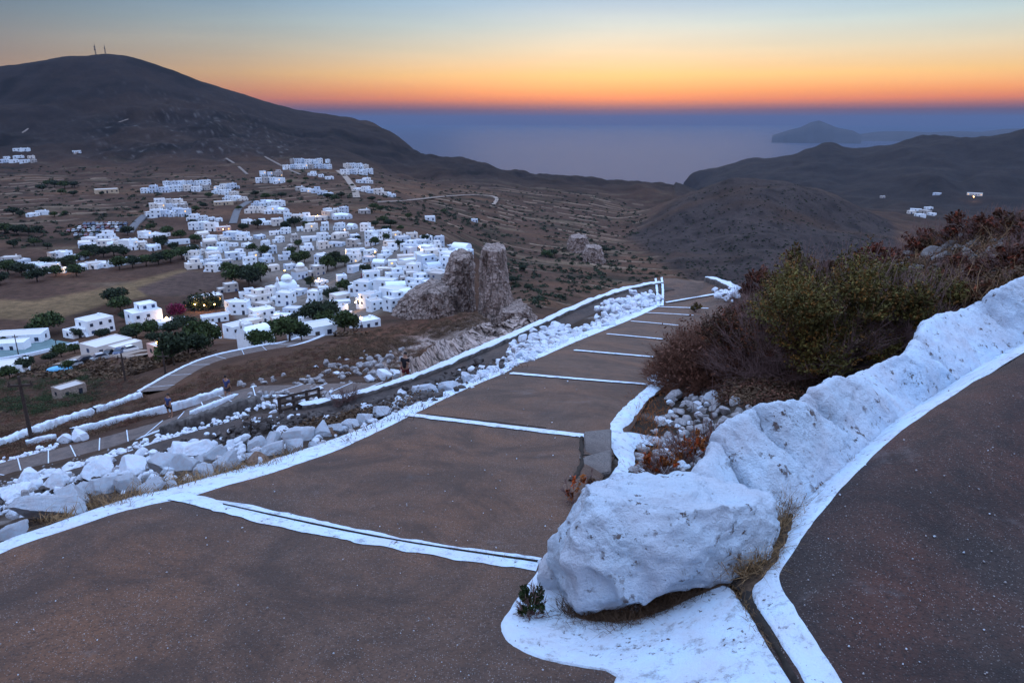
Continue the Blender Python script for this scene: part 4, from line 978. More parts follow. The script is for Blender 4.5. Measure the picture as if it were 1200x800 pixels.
# rugged outcrop facing us behind the parapet
def band(name, label, foot, top, seed, amp=1.3, n=420, nz=90):
    F = smooth_line([(p[0], p[1]) for p in foot], n, 2); T = smooth_line([(p[0], p[1]) for p in top], n, 2)
    rf = np.interp(np.linspace(0, 1, n), np.linspace(0, 1, len(foot)), [p[2] * .86 for p in foot]); rt = np.interp(np.linspace(0, 1, n), np.linspace(0, 1, len(top)), [p[2] * .88 for p in top])
    A = ray(F[:, 0], F[:, 1]) * rf[:, None]; B = ray(T[:, 0], T[:, 1]) * rt[:, None]; A = A.copy(); A[:, 2] -= 6
    t = np.linspace(0, 1, nz)[:, None, None]; V = A[None] * (1 - t) + B[None] * t
    V[..., 1] += -2.0 * np.sin(t[..., 0] * np.pi)
    q = V * np.array([1, 1, .5]); V[..., 1] -= 1.5 * amp * (1.6 * ridged(q / 6 + seed, 4) + 1.2 * fbm(q / 14 + seed, 3) + .8 * ridged(q / 1.5 + seed, 4) + .35 * fbm(V / .5, 3)); V[..., 2] += amp * .7 * fbm(V / 3 + seed, 3)
    back = V[-1] + np.array([0, 9, -5.]); V = np.concatenate([V, back[None]], 0)
    me = mesh_from(name, V, grid_faces(nz + 1, n), m_outc, False)
    if sum(p.normal.y for p in me.polygons) > 0: me.flip_normals()
    return tag(link(name, me), label, 'rock outcrop')
band('rock_outcrop', 'long pale rugged outcrop right behind the walker and white parapet', [(455, 452, 52), (490, 448, 60), (530, 430, 68), (570, 415, 75), (610, 395, 82), (640, 382, 88)],
     [(452, 440, 54), (480, 418, 66), (505, 402, 78), (540, 384, 88), (575, 372, 96), (605, 360, 100), (632, 374, 98)], 3)

# ------------------------------------------------------------------ people on the paths
M_SKIN = mat_simple('skin', (.30, .17, .12), .7, .1, 5); M_DARKC = mat_simple('dark_cloth', (.012, .010, .014), .9, .3, 9); M_REDC = mat_simple('maroon_cloth', (.10, .015, .02), .9, .3, 9)
M_HAIR = mat_simple('dark_hair', (.015, .011, .01), .7, .3, 9); M_BLUEC = mat_simple('blue_cloth', (.035, .05, .14), .9, .3, 9); M_SHORT = mat_simple('dark_shorts', (.05, .04, .05), .9, .2, 9)
def skin_mesh(name, pts, edges, radii, mat, parent, root=0, sub=2):
    me = bpy.data.meshes.new(name); me.from_pydata(pts, edges, []); me.update(); o = link(name, me, parent)
    md = o.modifiers.new('skin', 'SKIN'); md.use_smooth_shade = True
    for i, v in enumerate(me.skin_vertices[0].data):
        r = radii[i]; v.radius = (r, r) if not hasattr(r, '__len__') else r; v.use_root = i == root
    s = o.modifiers.new('sub', 'SUBSURF'); s.levels = sub; s.render_levels = sub; me.materials.append(mat); return o
def person(px, py, label, face, top, low, r0, r1, arm_up=True, hat=False):
    p = hit(px, py, r0, r1, ZB); p[2] += .06
    t = thing('person', p, face, label, 'person')
    P = [(0, 0, .95), (0, 0, 1.15), (0, .01, 1.38), (0, .02, 1.50), (0, .03, 1.60), (0, .035, 1.70),      # pelvis .. head top
         (-.09, 0, .90), (-.10, -.06, .50), (-.10, .08, .10), (-.10, -.06, .03), (.09, 0, .90), (.10, .10, .50), (.10, .06, .09), (.10, -.08, .03),
         (-.18, 0, 1.40), (-.24, .04, 1.12), (-.22, -.10, .90), (.18, 0, 1.40), (.27, -.08, 1.16), (.33, -.30, 1.32) if arm_up else (.24, -.1, .9), (.33, -.37, 1.36) if arm_up else (.24, -.14, .82), (-.21, -.14, .82)]
    E_ = [(0, 1), (1, 2), (2, 3), (3, 4), (4, 5), (0, 6), (6, 7), (7, 8), (8, 9), (0, 10), (10, 11), (11, 12), (12, 13), (2, 14), (14, 15), (15, 16), (2, 17), (17, 18), (18, 19), (19, 20), (16, 21)]
    Rr = [.14, .125, .14, .055, .095, .07, .09, .06, .042, .04, .09, .06, .042, .04, .055, .042, .034, .055, .042, .034, .03, .03]
    skin_mesh('body', P, E_, Rr, M_SKIN, t)
    skin_mesh('shirt', [(0, 0, .86), (0, 0, 1.12), (0, .01, 1.37), (-.19, 0, 1.39), (-.235, .03, 1.20), (.19, 0, 1.39), (.25, -.05, 1.22)], [(0, 1), (1, 2), (2, 3), (3, 4), (2, 5), (5, 6)], [.165, .15, .165, .075, .062, .075, .062], top, t)
    skin_mesh('shorts', [(0, 0, .96), (-.095, 0, .86), (-.105, -.03, .60), (.095, 0, .86), (.105, .05, .60)], [(0, 1), (1, 2), (0, 3), (3, 4)], [.165, .12, .095, .12, .095], low, t)
    skin_mesh('hair', [(0, .05, 1.55), (0, .045, 1.66), (0, .02, 1.74)], [(0, 1), (1, 2)], [.075, .105, .075], M_HAIR, t)
    if arm_up: skin_mesh('backpack', [(0, .17, 1.02), (0, .18, 1.30)], [(0, 1)], [.13, .12], M_DARKC, t)
    return t
person(476, 452, 'person in dark clothes with bare legs walking behind the white parapet', R(-25), M_DARKC, M_REDC, 33, 60)
person(268, 470, 'person in pale blue on the upper end of the third ramp', R(160), M_BLUEC, M_SHORT, 33, 70, False)
person(200, 490, 'person in dark blue halfway down the third ramp', R(-20), M_BLUEC, M_DARKC, 33, 70, False)
# ------------------------------------------------------------------ houses of the town
m_hw, nt, b = new_mat('house_limewash'); g = N(nt); rnd = g.objrand()
base_c = g.ramp(rnd, [(0, (.74, .82, .90)), (.30, (.66, .75, .84)), (.50, (.52, .61, .73)), (.70, (.66, .63, .60)), (.82, (.38, .36, .35)), (.90, (.80, .84, .88))], 'CONSTANT')  # bluish grey stops put blue wall shade into the limewash colour
g.to(b, 'Base Color', g.mix(g.math('MULTIPLY', g.ramp(g.noise(.5, 6, .7), [(.5, 0), (.75, 1)]), .4), base_c, (.46, .42, .40)))
g.bump(b, g.noise(3, 4), .03, .4)
m_roof, nt, b = new_mat('flat_roof_screed'); g = N(nt)
g.to(b, 'Base Color', g.ramp(g.objrand(), [(0, (.50, .49, .49)), (.3, (.60, .60, .62)), (.6, (.40, .37, .36)), (.8, (.55, .52, .50)), (1, (.7, .7, .72))]))
M_PANE = mat_simple('dark_pane', (.025, .032, .05), .2, .3, 3, spec=.5); M_BLUE = mat_simple('blue_joinery', (.035, .06, .14), .6, .3, 3); M_GREYJ = mat_simple('dark_joinery', (.05, .045, .045), .7, .3, 3)
M_BEIGE = mat_simple('beige_plaster', (.45, .36, .26), .9, .15, 1); M_LAMPLIT = mat_simple('lamplit_plaster', (.55, .36, .30), .9, .15, 1); M_STONE = mat_simple('bare_masonry', (.26, .21, .18), .95, .35, 2)  # the pinkish plaster has warm lamp glow put into its colour
m_lit, nt, b = new_mat('lit_window'); b.inputs['Base Color'].default_value = (.3, .2, .1, 1); b.inputs['Emission Color'].default_value = (1, .56, .18, 1); b.inputs['Emission Strength'].default_value = 1.3

def win_mesh(w, h, kind):
    m = MB(); m.box(-w / 2, w / 2, -.05, .10, 0, h, 0); me = m.mesh('window', {'d': M_PANE, 'b': M_BLUE, 'l': m_lit, 'g': M_GREYJ}[kind]); return me
def frame_mesh(w, h):
    m = MB(); f = .07
    for x0, x1, z0, z1 in ((-w / 2 - f, -w / 2, -f, h + f), (w / 2, w / 2 + f, -f, h + f), (-w / 2, w / 2, h, h + f), (-w / 2, w / 2, -f, 0), (-.03, .03, 0, h)): m.box(x0, x1, -.08, .02, z0, z1)
    return m.mesh('frame', M_BLUE)
WINS = {(k): win_mesh(.95, 1.15, k) for k in 'dblg'}; DOORS = {k: win_mesh(1.05, 2.05, k) for k in 'dbg'}; FRAME = frame_mesh(.95, 1.15); ARCH = None
def block(m, x0, x1, y0, y1, z0, z1):
    """walls with a low parapet round a sunken flat roof"""
    p, t = .32, .22
    m.box(x0, x1, y0, y1, z0 - 2.5, z1 - p)
    m.box(x0, x1, y0, y0 + t, z1 - p, z1); m.box(x0, x1, y1 - t, y1, z1 - p, z1); m.box(x0, x0 + t, y0 + t, y1 - t, z1 - p, z1); m.box(x1 - t, x1, y0 + t, y1 - t, z1 - p, z1)
def make_house(seed, w, d, floors, wing=None, lit=0, frames=False, wall_mat=None, chimney=True, stair=False, vault=False):
    rg = random.Random(seed); t = link('white_house', None); h = 3.0 * floors + .35; m = MB(); rf = MB()
    blocks = [(-w / 2, w / 2, -d / 2, d / 2, 0, h)]
    if wing == 'L': blocks.append((-w / 2 - w * .5, -w / 2 + .002, -d * .30, d * .5, 0, 3.2))
    if wing == 'R': blocks.append((w / 2 - .002, w / 2 + w * .45, -d * .42, d * .3, 0, 3.1))
    if wing == 'F': blocks.append((-w * .48, w * .1, -d / 2 - d * .45, -d / 2 + .002, 0, 2.9))
    if wing == 'T': blocks.append((-w * .15, w * .42, -d * .28, d * .44, h - .3, h + 2.5))
    for bk in blocks:
        block(m, *bk); x0, x1, y0, y1, z0, z1 = bk; rf.box(x0 + .224, x1 - .224, y0 + .224, y1 - .224, z1 - .318, z1 - .27)
    link('wall', m.mesh('wall', wall_mat or m_hw), t); link('roof', rf.mesh('roof', m_roof), t)
    if vault:
        v = MB(); n = 10; r = d * .42
        V = [(x, r * math.cos(math.pi * k / n), h - .3 + r * .8 * math.sin(math.pi * k / n)) for x in (-w * .46, w * .46) for k in range(n + 1)]
        v.add(V, [(k, k + 1, n + 2 + k, n + 1 + k) for k in range(n)] + [tuple(range(n, -1, -1)), tuple(range(n + 1, 2 * n + 2))]); link('vault', v.mesh('vault', m_hw, False), t)
    def opening(x, y, z, rz, kind, door=False):
        o = link('door' if door else 'window', (DOORS if door else WINS)[kind], t, (x, y, z), rz)
        if frames and not door: link('frame', FRAME, o)
    nlit = lit
    for (x0, x1, y0, y1, z0, z1) in blocks:
        fl = max(1, int((z1 - z0) / 2.8))
        for k in range(fl):
            zf = z0 + 3.0 * k + .95; nx = max(1, int((x1 - x0) / 2.6)); 
            for i in range(nx):
                x = x0 + (x1 - x0) * (i + .5) / nx + rg.uniform(-.3, .3)
                if wing == 'F' and y0 == -d / 2 and k == 0 and x < w * .15: continue
                if k == 0 and i == nx // 2 and z0 == 0: opening(x, y0, z0 + .02, 0, rg.choice('dbg'), True)
                elif rg.random() < .85:
                    kd = 'l' if nlit > 0 and rg.random() < .6 else rg.choice('ddbg'); nlit -= kd == 'l'; opening(x, y0, zf, 0, kd)
            for sx, rz in ((x1, R(90)), (x0, R(-90))):
                if rg.random() < .7: opening(sx, (y0 + y1) / 2 + rg.uniform(-1, 1), zf, rz, rg.choice('ddb'))
    if chimney:
        c = MB(); c.box(-.3, .3, -.3, .3, -.4, .7); c.box(-.38, .38, -.38, .38, .702, .82); link('chimney', c.mesh('chimney', wall_mat or m_hw), t, (w * .28, d * .2, h))
    if stair:
        s = MB()
        for k in range(9): s.box(-w / 2 - 1.1, -w / 2 - .004, -d / 2 + k * .3, -d / 2 + k * .3 + .302, -1.0, .33 * (k + 1))
        link('staircase', s.mesh('staircase', m_hw), t)
    return t
PARAM = [dict(w=7, d=6, floors=1), dict(w=8, d=6.5, floors=2), dict(w=6, d=6, floors=2, wing='L'), dict(w=7.5, d=6, floors=1, wing='T'), dict(w=6.5, d=6, floors=2, wing='R'), dict(w=8, d=6, floors=1, wing='F'),
         dict(w=5.5, d=5.5, floors=2, stair=True), dict(w=9.5, d=6, floors=1, chimney=False), dict(w=6.5, d=7, floors=2, wing='F', lit=1), dict(w=7, d=6, floors=1, lit=1), dict(w=5, d=5, floors=1), dict(w=8.5, d=6.5, floors=2, wing='T', lit=1),
         dict(w=7, d=6, floors=1, vault=True), dict(w=6, d=6, floors=2, wing='R', lit=2)]
HOUSES = [make_house(k + 1, **p) for k, p in enumerate(PARAM)]
WORDS = ['low one-storey', 'plain two-storey', 'low-winged two-storey', 'low upper-roomed', 'side-winged two-storey', 'low front-winged', 'narrow two-storey', 'long low', 'front-winged two-storey', 'low lamp-lit', 'tiny one-storey', 'tall lamp-lit', 'low vault-roofed', 'lamp-lit two-storey']
_used = [False] * len(HOUSES); N_HOUSE = [0]
EXCL = [[(196, 352), (196, 322), (225, 314), (268, 320), (262, 345), (225, 352)], [(262, 338), (258, 318), (285, 306), (318, 318), (318, 334), (300, 340)], [(368, 392), (364, 366), (378, 345), (396, 338), (398, 360), (384, 392)], [(340, 312), (348, 300), (362, 300), (362, 314)], [(376, 320), (380, 302), (396, 300), (398, 318)],
        [(318, 342), (318, 322), (365, 302), (372, 322), (364, 342)], [(215, 366), (215, 345), (270, 345), (270, 366)], [(380, 306), (388, 292), (410, 292), (410, 306)], [(430, 328), (415, 320), (425, 312), (440, 322)]]
def excluded(px, py):
    return any(float(poly_sd(np.array([[px, py]], float), e)[0]) < 0 for e in EXCL)
def put_house(kind, px, py, rz=None, scale=1.0, r0=120, r1=2600):
    p = hit(px, py, r0, r1)
    if _used[kind]: o = copy_tree(HOUSES[kind])
    else: o = HOUSES[kind]; _used[kind] = True
    az = math.atan2(p[0], p[1]); o.location = p; o.scale = (scale * random.uniform(.82, 1.28), scale * random.uniform(.85, 1.15), scale * random.uniform(.72, .98))
    o.rotation_euler = (0, 0, -az + (rz if rz is not None else random.choice((R(28), R(-24), R(8), R(-40))) + random.uniform(-.12, .12)))
    N_HOUSE[0] += 1; o['category'] = 'house'; return o
def cluster(phrase, group, spots, kinds=None, scale=1.0, r0=120):
    spots = sorted(spots)
    for k, (px, py) in enumerate(spots):
        kk = list(kinds or range(14)); kd = random.choices(kk, [.22 if q in (8, 9, 11, 13) else 1 for q in kk])[0]; o = put_house(kd, px, py, None, scale * random.uniform(.78, 1.02), r0)
        o['label'] = '%s white house, %s from left %s' % (WORDS[kd], nth(k), phrase); o['group'] = group
def row(p0, p1, n, jx=2, jy=1.5): return [(p0[0] + (p1[0] - p0[0]) * (i + .5) / n + random.uniform(-jx, jx), p0[1] + (p1[1] - p0[1]) * (i + .5) / n + random.uniform(-jy, jy)) for i in range(n)]
def special(label, px, py, rz=0.0, scale=1.0, name='white_house', mats=None, r0=120, **kw):
    t = make_house(int(px * 7 + py), **kw); p = hit(px, py, r0, 2600); t.location = p; t.rotation_euler = (0, 0, -math.atan2(p[0], p[1]) + rz); scale *= .84 if px < 500 else 1.0; t.scale = (scale, scale, scale * .88); t.name = name; N_HOUSE[0] += 1
    return tag(t, label, 'house')
# stand-alone houses along the front of the plateau
special('long pale school building behind the sports court', 26, 400, R(-22), 1.2, w=13, d=7, floors=1, chimney=False, frames=True)
special('low white wing at the left end of the sports court', 12, 409, R(-22), 1.0, w=11, d=6, floors=1, chimney=False)
special('flat roofed low white house below the sports court, lower left', 8, 438, R(-15), 1.0, w=9, d=7, floors=1, chimney=False, r0=100)
special('two storey white house with outer stairs above the parked cars', 113, 389, R(28), 1.05, w=9.5, d=8, floors=2, stair=True, frames=True, wing='L')
special('broad low white house with arched look just above the cars', 126, 410, R(30), 1.1, w=11, d=8, floors=1, chimney=False, frames=True)
special('long low shed like white building right of the parked cars', 148, 412, R(30), .9, w=9, d=4, floors=1, chimney=False)
special('largest two storey white house beside the purple creeper', 170, 380, R(20), 1.1, w=10, d=8, floors=2, wing='T', frames=True, stair=True)
special('low white house with terrace, right of the largest house', 197, 383, R(20), .95, w=8, d=6, floors=1, wing='R', frames=True)
special('lit house under dark vines with lanterns at its terrace', 244, 360, R(12), 1.0, w=12, d=7, floors=2, lit=4, frames=True)
special('pinkish one storey house glowing by a wall lamp', 194, 413, R(25), .9, name='lamplit_house', w=7, d=5, floors=1, wall_mat=M_LAMPLIT, chimney=False)
special('white house with small courtyard left of the lamp lit wall', 246, 396, R(15), .9, w=7, d=7, floors=1, wing='T', frames=True)
special('two storey white house with a glowing lamp on its side', 280, 396, R(30), .95, w=8, d=7, floors=2, frames=True)
special('wide bluish white house in front of the vine house', 252, 376, R(10), .9, w=11, d=6, floors=1, chimney=False)
special('white house with a lit yellow window above the tree clump', 308, 376, R(18), .95, w=9, d=7, floors=2, wing='R', lit=2, frames=True)
special('low white house with dark roof terrace by the front trees', 338, 380, R(10), .9, w=9, d=7, floors=1, frames=True)
special('white house with long flat awning at the right front edge', 366, 394, R(20), .9, w=10, d=6, floors=1, chimney=False, frames=True)
special('white house lowest on the right beside the brown slope', 428, 383, R(25), .8, w=9, d=6, floors=1, frames=True)
special('white house hanging over the cliff with dark windows', 463, 362, R(30), .8, w=8, d=7, floors=2, frames=True, wing='T')
special('beige isolated building alone in the brown fields', 125, 226, R(5), 1.5, name='beige_house', w=15, d=8, floors=1, wall_mat=M_BEIGE, chimney=False)
special('beige masonry building below the upper left cluster', 262, 240, R(5), 1.2, name='beige_house', w=14, d=8, floors=1, wall_mat=M_BEIGE, chimney=False)
special('rosy lamp lit two storey house near the town back', 262, 270, R(5), 1.0, name='lamplit_house', w=10, d=7, floors=1, lit=3, wall_mat=M_LAMPLIT)
special('ruined bare stone hut on the brown slope above the ramps', 82, 462, R(25), .55, name='stone_hut', w=7, d=5, floors=1, wall_mat=M_STONE, chimney=False, r0=70)
special('long pale wall like building left of the town trees', 208, 286, R(5), 1.0, w=15, d=4, floors=1, chimney=False)
special('small white house alone on the terraces right of town', 504, 258, R(5), 1.0, w=7, d=6, floors=1, chimney=False)
special('tiny white house alone below the far terraces', 556, 260, R(5), .9, w=6, d=5, floors=1, chimney=False)
special('white house alone right of the lit back row', 427, 250, R(15), 1.1, w=8, d=6, floors=1)
special('small white house alone on the mountain foot', 90, 179, R(5), 1.2, w=11, d=6, floors=1, chimney=False)
cluster('on the far left plain', 'houses on the far left plain', row((0, 190), (46, 190), 4, 1, .5) + row((2, 186), (44, 185), 3, 1, .5) + row((16, 177), (36, 176), 2, 1, .3), (0, 5, 7, 9), 1.3)
cluster('in the upper left compound', 'houses of the upper left compound', row((166, 226), (246, 223), 8, 1, .6) + row((190, 219), (246, 217), 6, 1, .6), (1, 2, 4, 6, 8, 13), 1.05)
cluster('in the compound beside the curving road', 'houses beside the curving road', row((172, 254), (222, 253), 6, 1, .6) + row((176, 246), (220, 245), 5, 1, .6) + row((182, 240), (214, 239), 3, 1, .6), (1, 2, 4, 6, 8, 13), .95)
cluster('in the group above the beige masonry building', 'houses above the beige building', row((250, 226), (278, 230), 4, 1, .6) + row((252, 220), (276, 222), 3, 1, .6) + row((262, 234), (290, 236), 3, 1, .6), (1, 3, 4, 9), .95)
cluster('of the pair in the brown fields', 'pair in the brown fields', [(40, 253), (50, 252)], (0, 5), 1.0)
cluster('in the row facing the far car park', 'houses facing the far car park', row((95, 290), (146, 291), 6, 1, .8) + row((104, 283), (140, 284), 4, 1, .6), None, .95)
cluster('in the lit row right of the car park', 'lit houses right of the car park', row((146, 291), (184, 292), 5, 1, .6) + row((164, 278), (196, 277), 3, 1, .6), (1, 5, 8, 9, 13), .9)
cluster('in the left edge group', 'houses at the left edge', row((-4, 313), (28, 312), 4, 1, .6) + row((38, 320), (68, 319), 3, 1, .6) + row((60, 305), (98, 304), 4, 1, .6), (1, 4, 5, 9), .9)
cluster('in the long row above the tan field', 'houses above the tan field', row((94, 315), (162, 308), 6, 1, .6), (0, 5, 7, 12), .95)
cluster('in the topmost group under the mountain', 'topmost group under the mountain', row((333, 199), (390, 197), 8, 1, .8) + row((340, 192), (388, 191), 6, 1, .6), (1, 4, 6, 8), 1.15)
cluster('in the far right hillside group', 'far right hillside group', row((400, 204), (436, 204), 5, 1, .8) + row((402, 197), (432, 197), 4, 1, .6), (1, 4, 8, 13), 1.15)
cluster('in the lit group below the topmost houses', 'lit group below the topmost houses', row((302, 214), (332, 214), 4, 1, .6) + row((304, 206), (330, 207), 3, 1, .5), (1, 8, 11, 13), 1.1)
cluster('in the scattered line below the topmost group', 'scattered line below the topmost group', row((348, 222), (388, 230), 6, 1, .8) + row((362, 205), (390, 211), 3, 1, .6), (0, 3, 9), 1.05)
cluster('in the group stepping down the right slope', 'group stepping down the right slope', row((418, 222), (462, 231), 6, 1, .8) + row((420, 214), (434, 215), 2, 1, .5), (1, 4, 5, 0), 1.05)
cluster('in the terrace group behind town', 'terrace group behind town', row((290, 250), (336, 249), 5, 1, .8) + row((296, 241), (330, 242), 4, 1, .6), (1, 3, 8, 12), 1.0)
cluster('in the long back row of town', 'back row of town', row((334, 259), (410, 256), 8, 1, 1) + row((380, 248), (408, 249), 3, 1, .6), None, .95)
cluster('in the back left quarter of town', 'back left quarter of town', row((224, 268), (254, 270), 3, 1, .8) + row((230, 278), (292, 281), 5, 1, .8) + row((224, 258), (262, 259), 4, 1, .8) + row((284, 262), (330, 264), 5, 1, .8), None, .9)
# main body of town, row after row up the plateau
FR = [(222, 312), (240, 316), (268, 356), (280, 384), (300, 390), (350, 386), (385, 384), (420, 374), (450, 358), (480, 348), (510, 337), (548, 317)]
BK = [(222, 300), (240, 280), (300, 270), (330, 264), (400, 259), (440, 264), (500, 277), (546, 293)]
rows = []; t = 0.0; k = 0
fx, fy = zip(*FR); bx, by = zip(*BK)
while t < 1.0:
    spots = []; px = 224 + random.uniform(0, 10)
    while px < 545:
        y0, y1 = np.interp(px, fx, fy), np.interp(px, bx, by); py = y0 * (1 - t) + y1 * t; wpx = np.interp(py, [262, 300, 340, 390], [13, 17, 23, 29])
        if not (y0 - y1 < 26 and int(t * 13) % 2) and not excluded(px, py - 2): spots.append((px, py + random.uniform(-1.5, 1.5)))
        px += wpx * random.uniform(.95, 1.42)
    rows.append(spots); t += .084
NTH_ROW = ['front row', 'second row', 'third row', 'fourth row', 'fifth row', 'sixth row', 'seventh row', 'eighth row', 'ninth row', 'tenth row', 'eleventh row', 'twelfth row', 'thirteenth row', 'fourteenth row']
for k, spots in enumerate(rows): cluster("in town's %s" % NTH_ROW[k], 'houses in the %s of town' % NTH_ROW[k], spots, None, .82)
# far valley on the right
cluster('in the hazy valley hamlet', 'houses of the hazy valley hamlet', [(1073, 247), (1084, 250), (1092, 252), (1078, 254), (1034, 232), (1098, 228), (1068, 250), (1088, 245)], (0, 7), 1.6, 900)
special('lamp lit house at the foot of the far right hills', 1142, 229, 0, 1.6, w=16, d=7, floors=1, lit=6, chimney=False, r0=900)
print('houses', N_HOUSE[0])

# churches: white walls, dome or vault, bell gable
def church(px, py, label, scale, rz, dome=True, bell=True):
    p = hit(px, py, 120, 2000); t = thing('church', p, -math.atan2(p[0], p[1]) + rz, label, 'church'); t.scale = (scale,) * 3
    m = MB(); m.box(-4, 4, -3, 3, -2, 4.2); m.lathe([(2.2, -2), (2.2, 3.4), (0.02, 4.2)], 14, (4.0, 0)); link('wall', m.mesh('wall', m_hw), t)
    v = MB(); n = 14; r = 2.9
    V = [(x, r * math.cos(math.pi * k / n), 4.1 + r * .75 * math.sin(math.pi * k / n)) for x in (-3.98, 3.98) for k in range(n + 1)]
    v.add(V, [(k, k + 1, n + 2 + k, n + 1 + k) for k in range(n)] + [tuple(range(n, -1, -1)), tuple(range(n + 1, 2 * n + 2))]); link('vault', v.mesh('vault', m_hw, False), t)
    if dome:
        dm = MB(); dm.lathe([(2.3, 5.0), (2.3, 7.0)] + [(2.5 * math.cos(a), 7.0 + 2.3 * math.sin(a)) for a in np.linspace(0, 1.54, 8)], 18, (.6, 0)); link('dome', dm.mesh('dome', m_hw, True), t)
        c = MB(); c.box(.54, .66, -.06, .06, 9.2, 10.3); c.box(.25, .95, -.05, .05, 9.8, 9.92); link('cross', c.mesh('cross', M_GREYJ), t)
    if bell:
        bm_ = MB()
        for x in (-.9, .55): bm_.box(-4.0, -3.5, x, x + .35, 4.2, 7.4)
        bm_.box(-4.0, -3.5, -.9, .9, 7.402, 7.9); bm_.box(-4.0, -3.5, -.3, .3, 7.902, 8.5); g_ = link('bell_gable', bm_.mesh('bell_gable', m_hw), t)
        b2 = MB(); b2.lathe([(.06, 7.1), (.22, 7.0), (.28, 6.6), (.42, 6.35)], 10, (-3.75, 0)); link('bell', b2.mesh('bell', M_GREYJ), g_)
    dd = MB(); dd.box(-.6, .6, -3.05, -2.9, 0, 2.2); link('door', dd.mesh('door', M_BLUE), t)
    for x in (-2.4, 2.4): link('window', WINS['d'], t, (x, -3.0, 1.6))
church(336, 345, 'domed white church in the middle of town, lower one', .85, R(25))
church(352, 326, 'domed white church in the middle of town, upper one', .72, R(30), True, False)
church(300, 410, 'little white chapel with bell gable at the front slope', .55, R(30), False, True)
church(541, 300, 'small white chapel on the cliff edge above the rock pillar', .75, R(-30), False, False)
church(246, 290, 'white church with tall bell gable in the back left quarter', .8, R(10), False, True)

# sports court
def ground_poly(name, px_pts, off, mat, r0=100, r1=900):
    P = hit(np.array([p[0] for p in px_pts], float), np.array([p[1] for p in px_pts], float), r0, r1, ZB); c = P.mean(0); rings = []
    n = len(P) * 10; Q = np.concatenate([np.linspace(P[i], P[(i + 1) % len(P)], 10, endpoint=False) for i in range(len(P))])
    V = [c] + [c + (q - c) * f for f in (.25, .5, .75, 1) for q in Q]; V = np.array(V); V[:, 2] = np.maximum(ground(V[:, 0], V[:, 1]), base(V[:, 0], V[:, 1])) + off
    F = [(0, 1 + i, 1 + (i + 1) % n) for i in range(n)] + [(1 + k * n + i, 1 + (k + 1) * n + i, 1 + (k + 1) * n + (i + 1) % n, 1 + k * n + (i + 1) % n) for k in range(3) for i in range(n)]
    return up(struct(name, mesh_from(name, V, F, mat)))
M_COURT = mat_simple('court_surface', (.10, .16, .17), .8, .2, .2); M_ROAD = mat_simple('town_road', (.10, .10, .11), .85, .2, .5); M_TRACK = mat_simple('dirt_track', (.24, .19, .16), .95, .2, .5)
ground_poly('sports_court', [(-30, 424), (-30, 408), (24, 406), (60, 398), (90, 403), (40, 415)], .25, M_COURT)
flat_wall('court_wall', 'pale low wall along the front of the sports court', [(-30, 428), (20, 421), (60, 412), (92, 404)], .4, 1.1, .8, M_WASHF, 1, bumpy=.03, r0=110, r1=500)
ramp_path('town_road', [(150, 273), (156, 266), (163, 258), (170, 252)], 5, M_ROAD, 40, 300, 1200, .25)
ramp_path('town_road', [(273, 262), (276, 252), (279, 244), (292, 236)], 5, M_ROAD, 40, 300, 1200, .25)
ramp_path('hill_road', [(396, 200), (404, 206), (410, 214), (416, 222), (418, 232)], 6, M_TRACK, 50, 500, 1600, .4)
ramp_path('parking_lane', [(80, 427), (100, 420), (140, 413), (175, 416)], 7, M_TRACK, 50, 120, 500, .25)
ramp_path('dirt_track', [(440, 237), (480, 235), (520, 230), (560, 228), (585, 231), (578, 240)], 4, M_TRACK, 80, 500, 1500, .5)
ramp_path('dirt_track', [(1045, 236), (1058, 231), (1062, 229), (1078, 228), (1100, 227), (1130, 227)], 9, M_TRACK, 60, 900, 2200, 1.0)

# lanterns where the photograph shows warm light
m_glow, nt, b = new_mat('lamp_glow'); b.inputs['Base Color'].default_value = (1, .6, .25, 1); b.inputs['Emission Color'].default_value = (1, .55, .18, 1); b.inputs['Emission Strength'].default_value = 14
pm = MB(); pm.tube([(0, 0, -.5), (0, 0, 2.5)], .05, 6); POST = pm.mesh('post', M_GREYJ)
gm = MB(); gm.lathe([(.02, -.2), (.18, -.1), (.22, .05), (.14, .2), (.02, .24)], 10); GLOBE = gm.mesh('globe', m_glow, True)
LAMPS = [(271, 393, 320, 'beside the two storey house at the front'), (229, 362, 260, 'first left under the vine house'), (240, 363, 260, 'second under the vine house'), (252, 362, 260, 'third under the vine house'), (398, 300, 900, 'in the bright yellow courtyard'), (77, 318, 380, 'under the tree of the left edge group'),
         (26, 307, 420, 'by the left edge houses'), (262, 272, 300, 'before the rosy lit house'), (184, 252, 300, 'beside the curving road compound'), (160, 284, 420, 'in the lit row by the car park'), (374, 332, 420, 'below the upper domed church'), (417, 362, 300, 'by the dark tree of the front rows'), (334, 322, 260, 'between the domed churches'),
         (492, 296, 420, 'among the back cliff houses'), (474, 368, 500, 'lighting the rocks under the cliff houses'), (372, 256, 420, 'in the long back row'), (404, 273, 300, 'right of the back row'), (232, 302, 300, 'at the field edge of town'), (314, 211, 700, 'in the lit group far up'), (416, 202, 500, 'in the far right hillside group'),
         (325, 378, 200, 'by the lit yellow window'), (196, 378, 260, 'below the purple creeper'), (440, 300, 260, 'in the right middle of town'), (186, 416, 120, 'beside the pinkish house'), (424, 388, 200, 'beside the lowest right house'), (1141, 231, 3000, 'at the far right hills')]
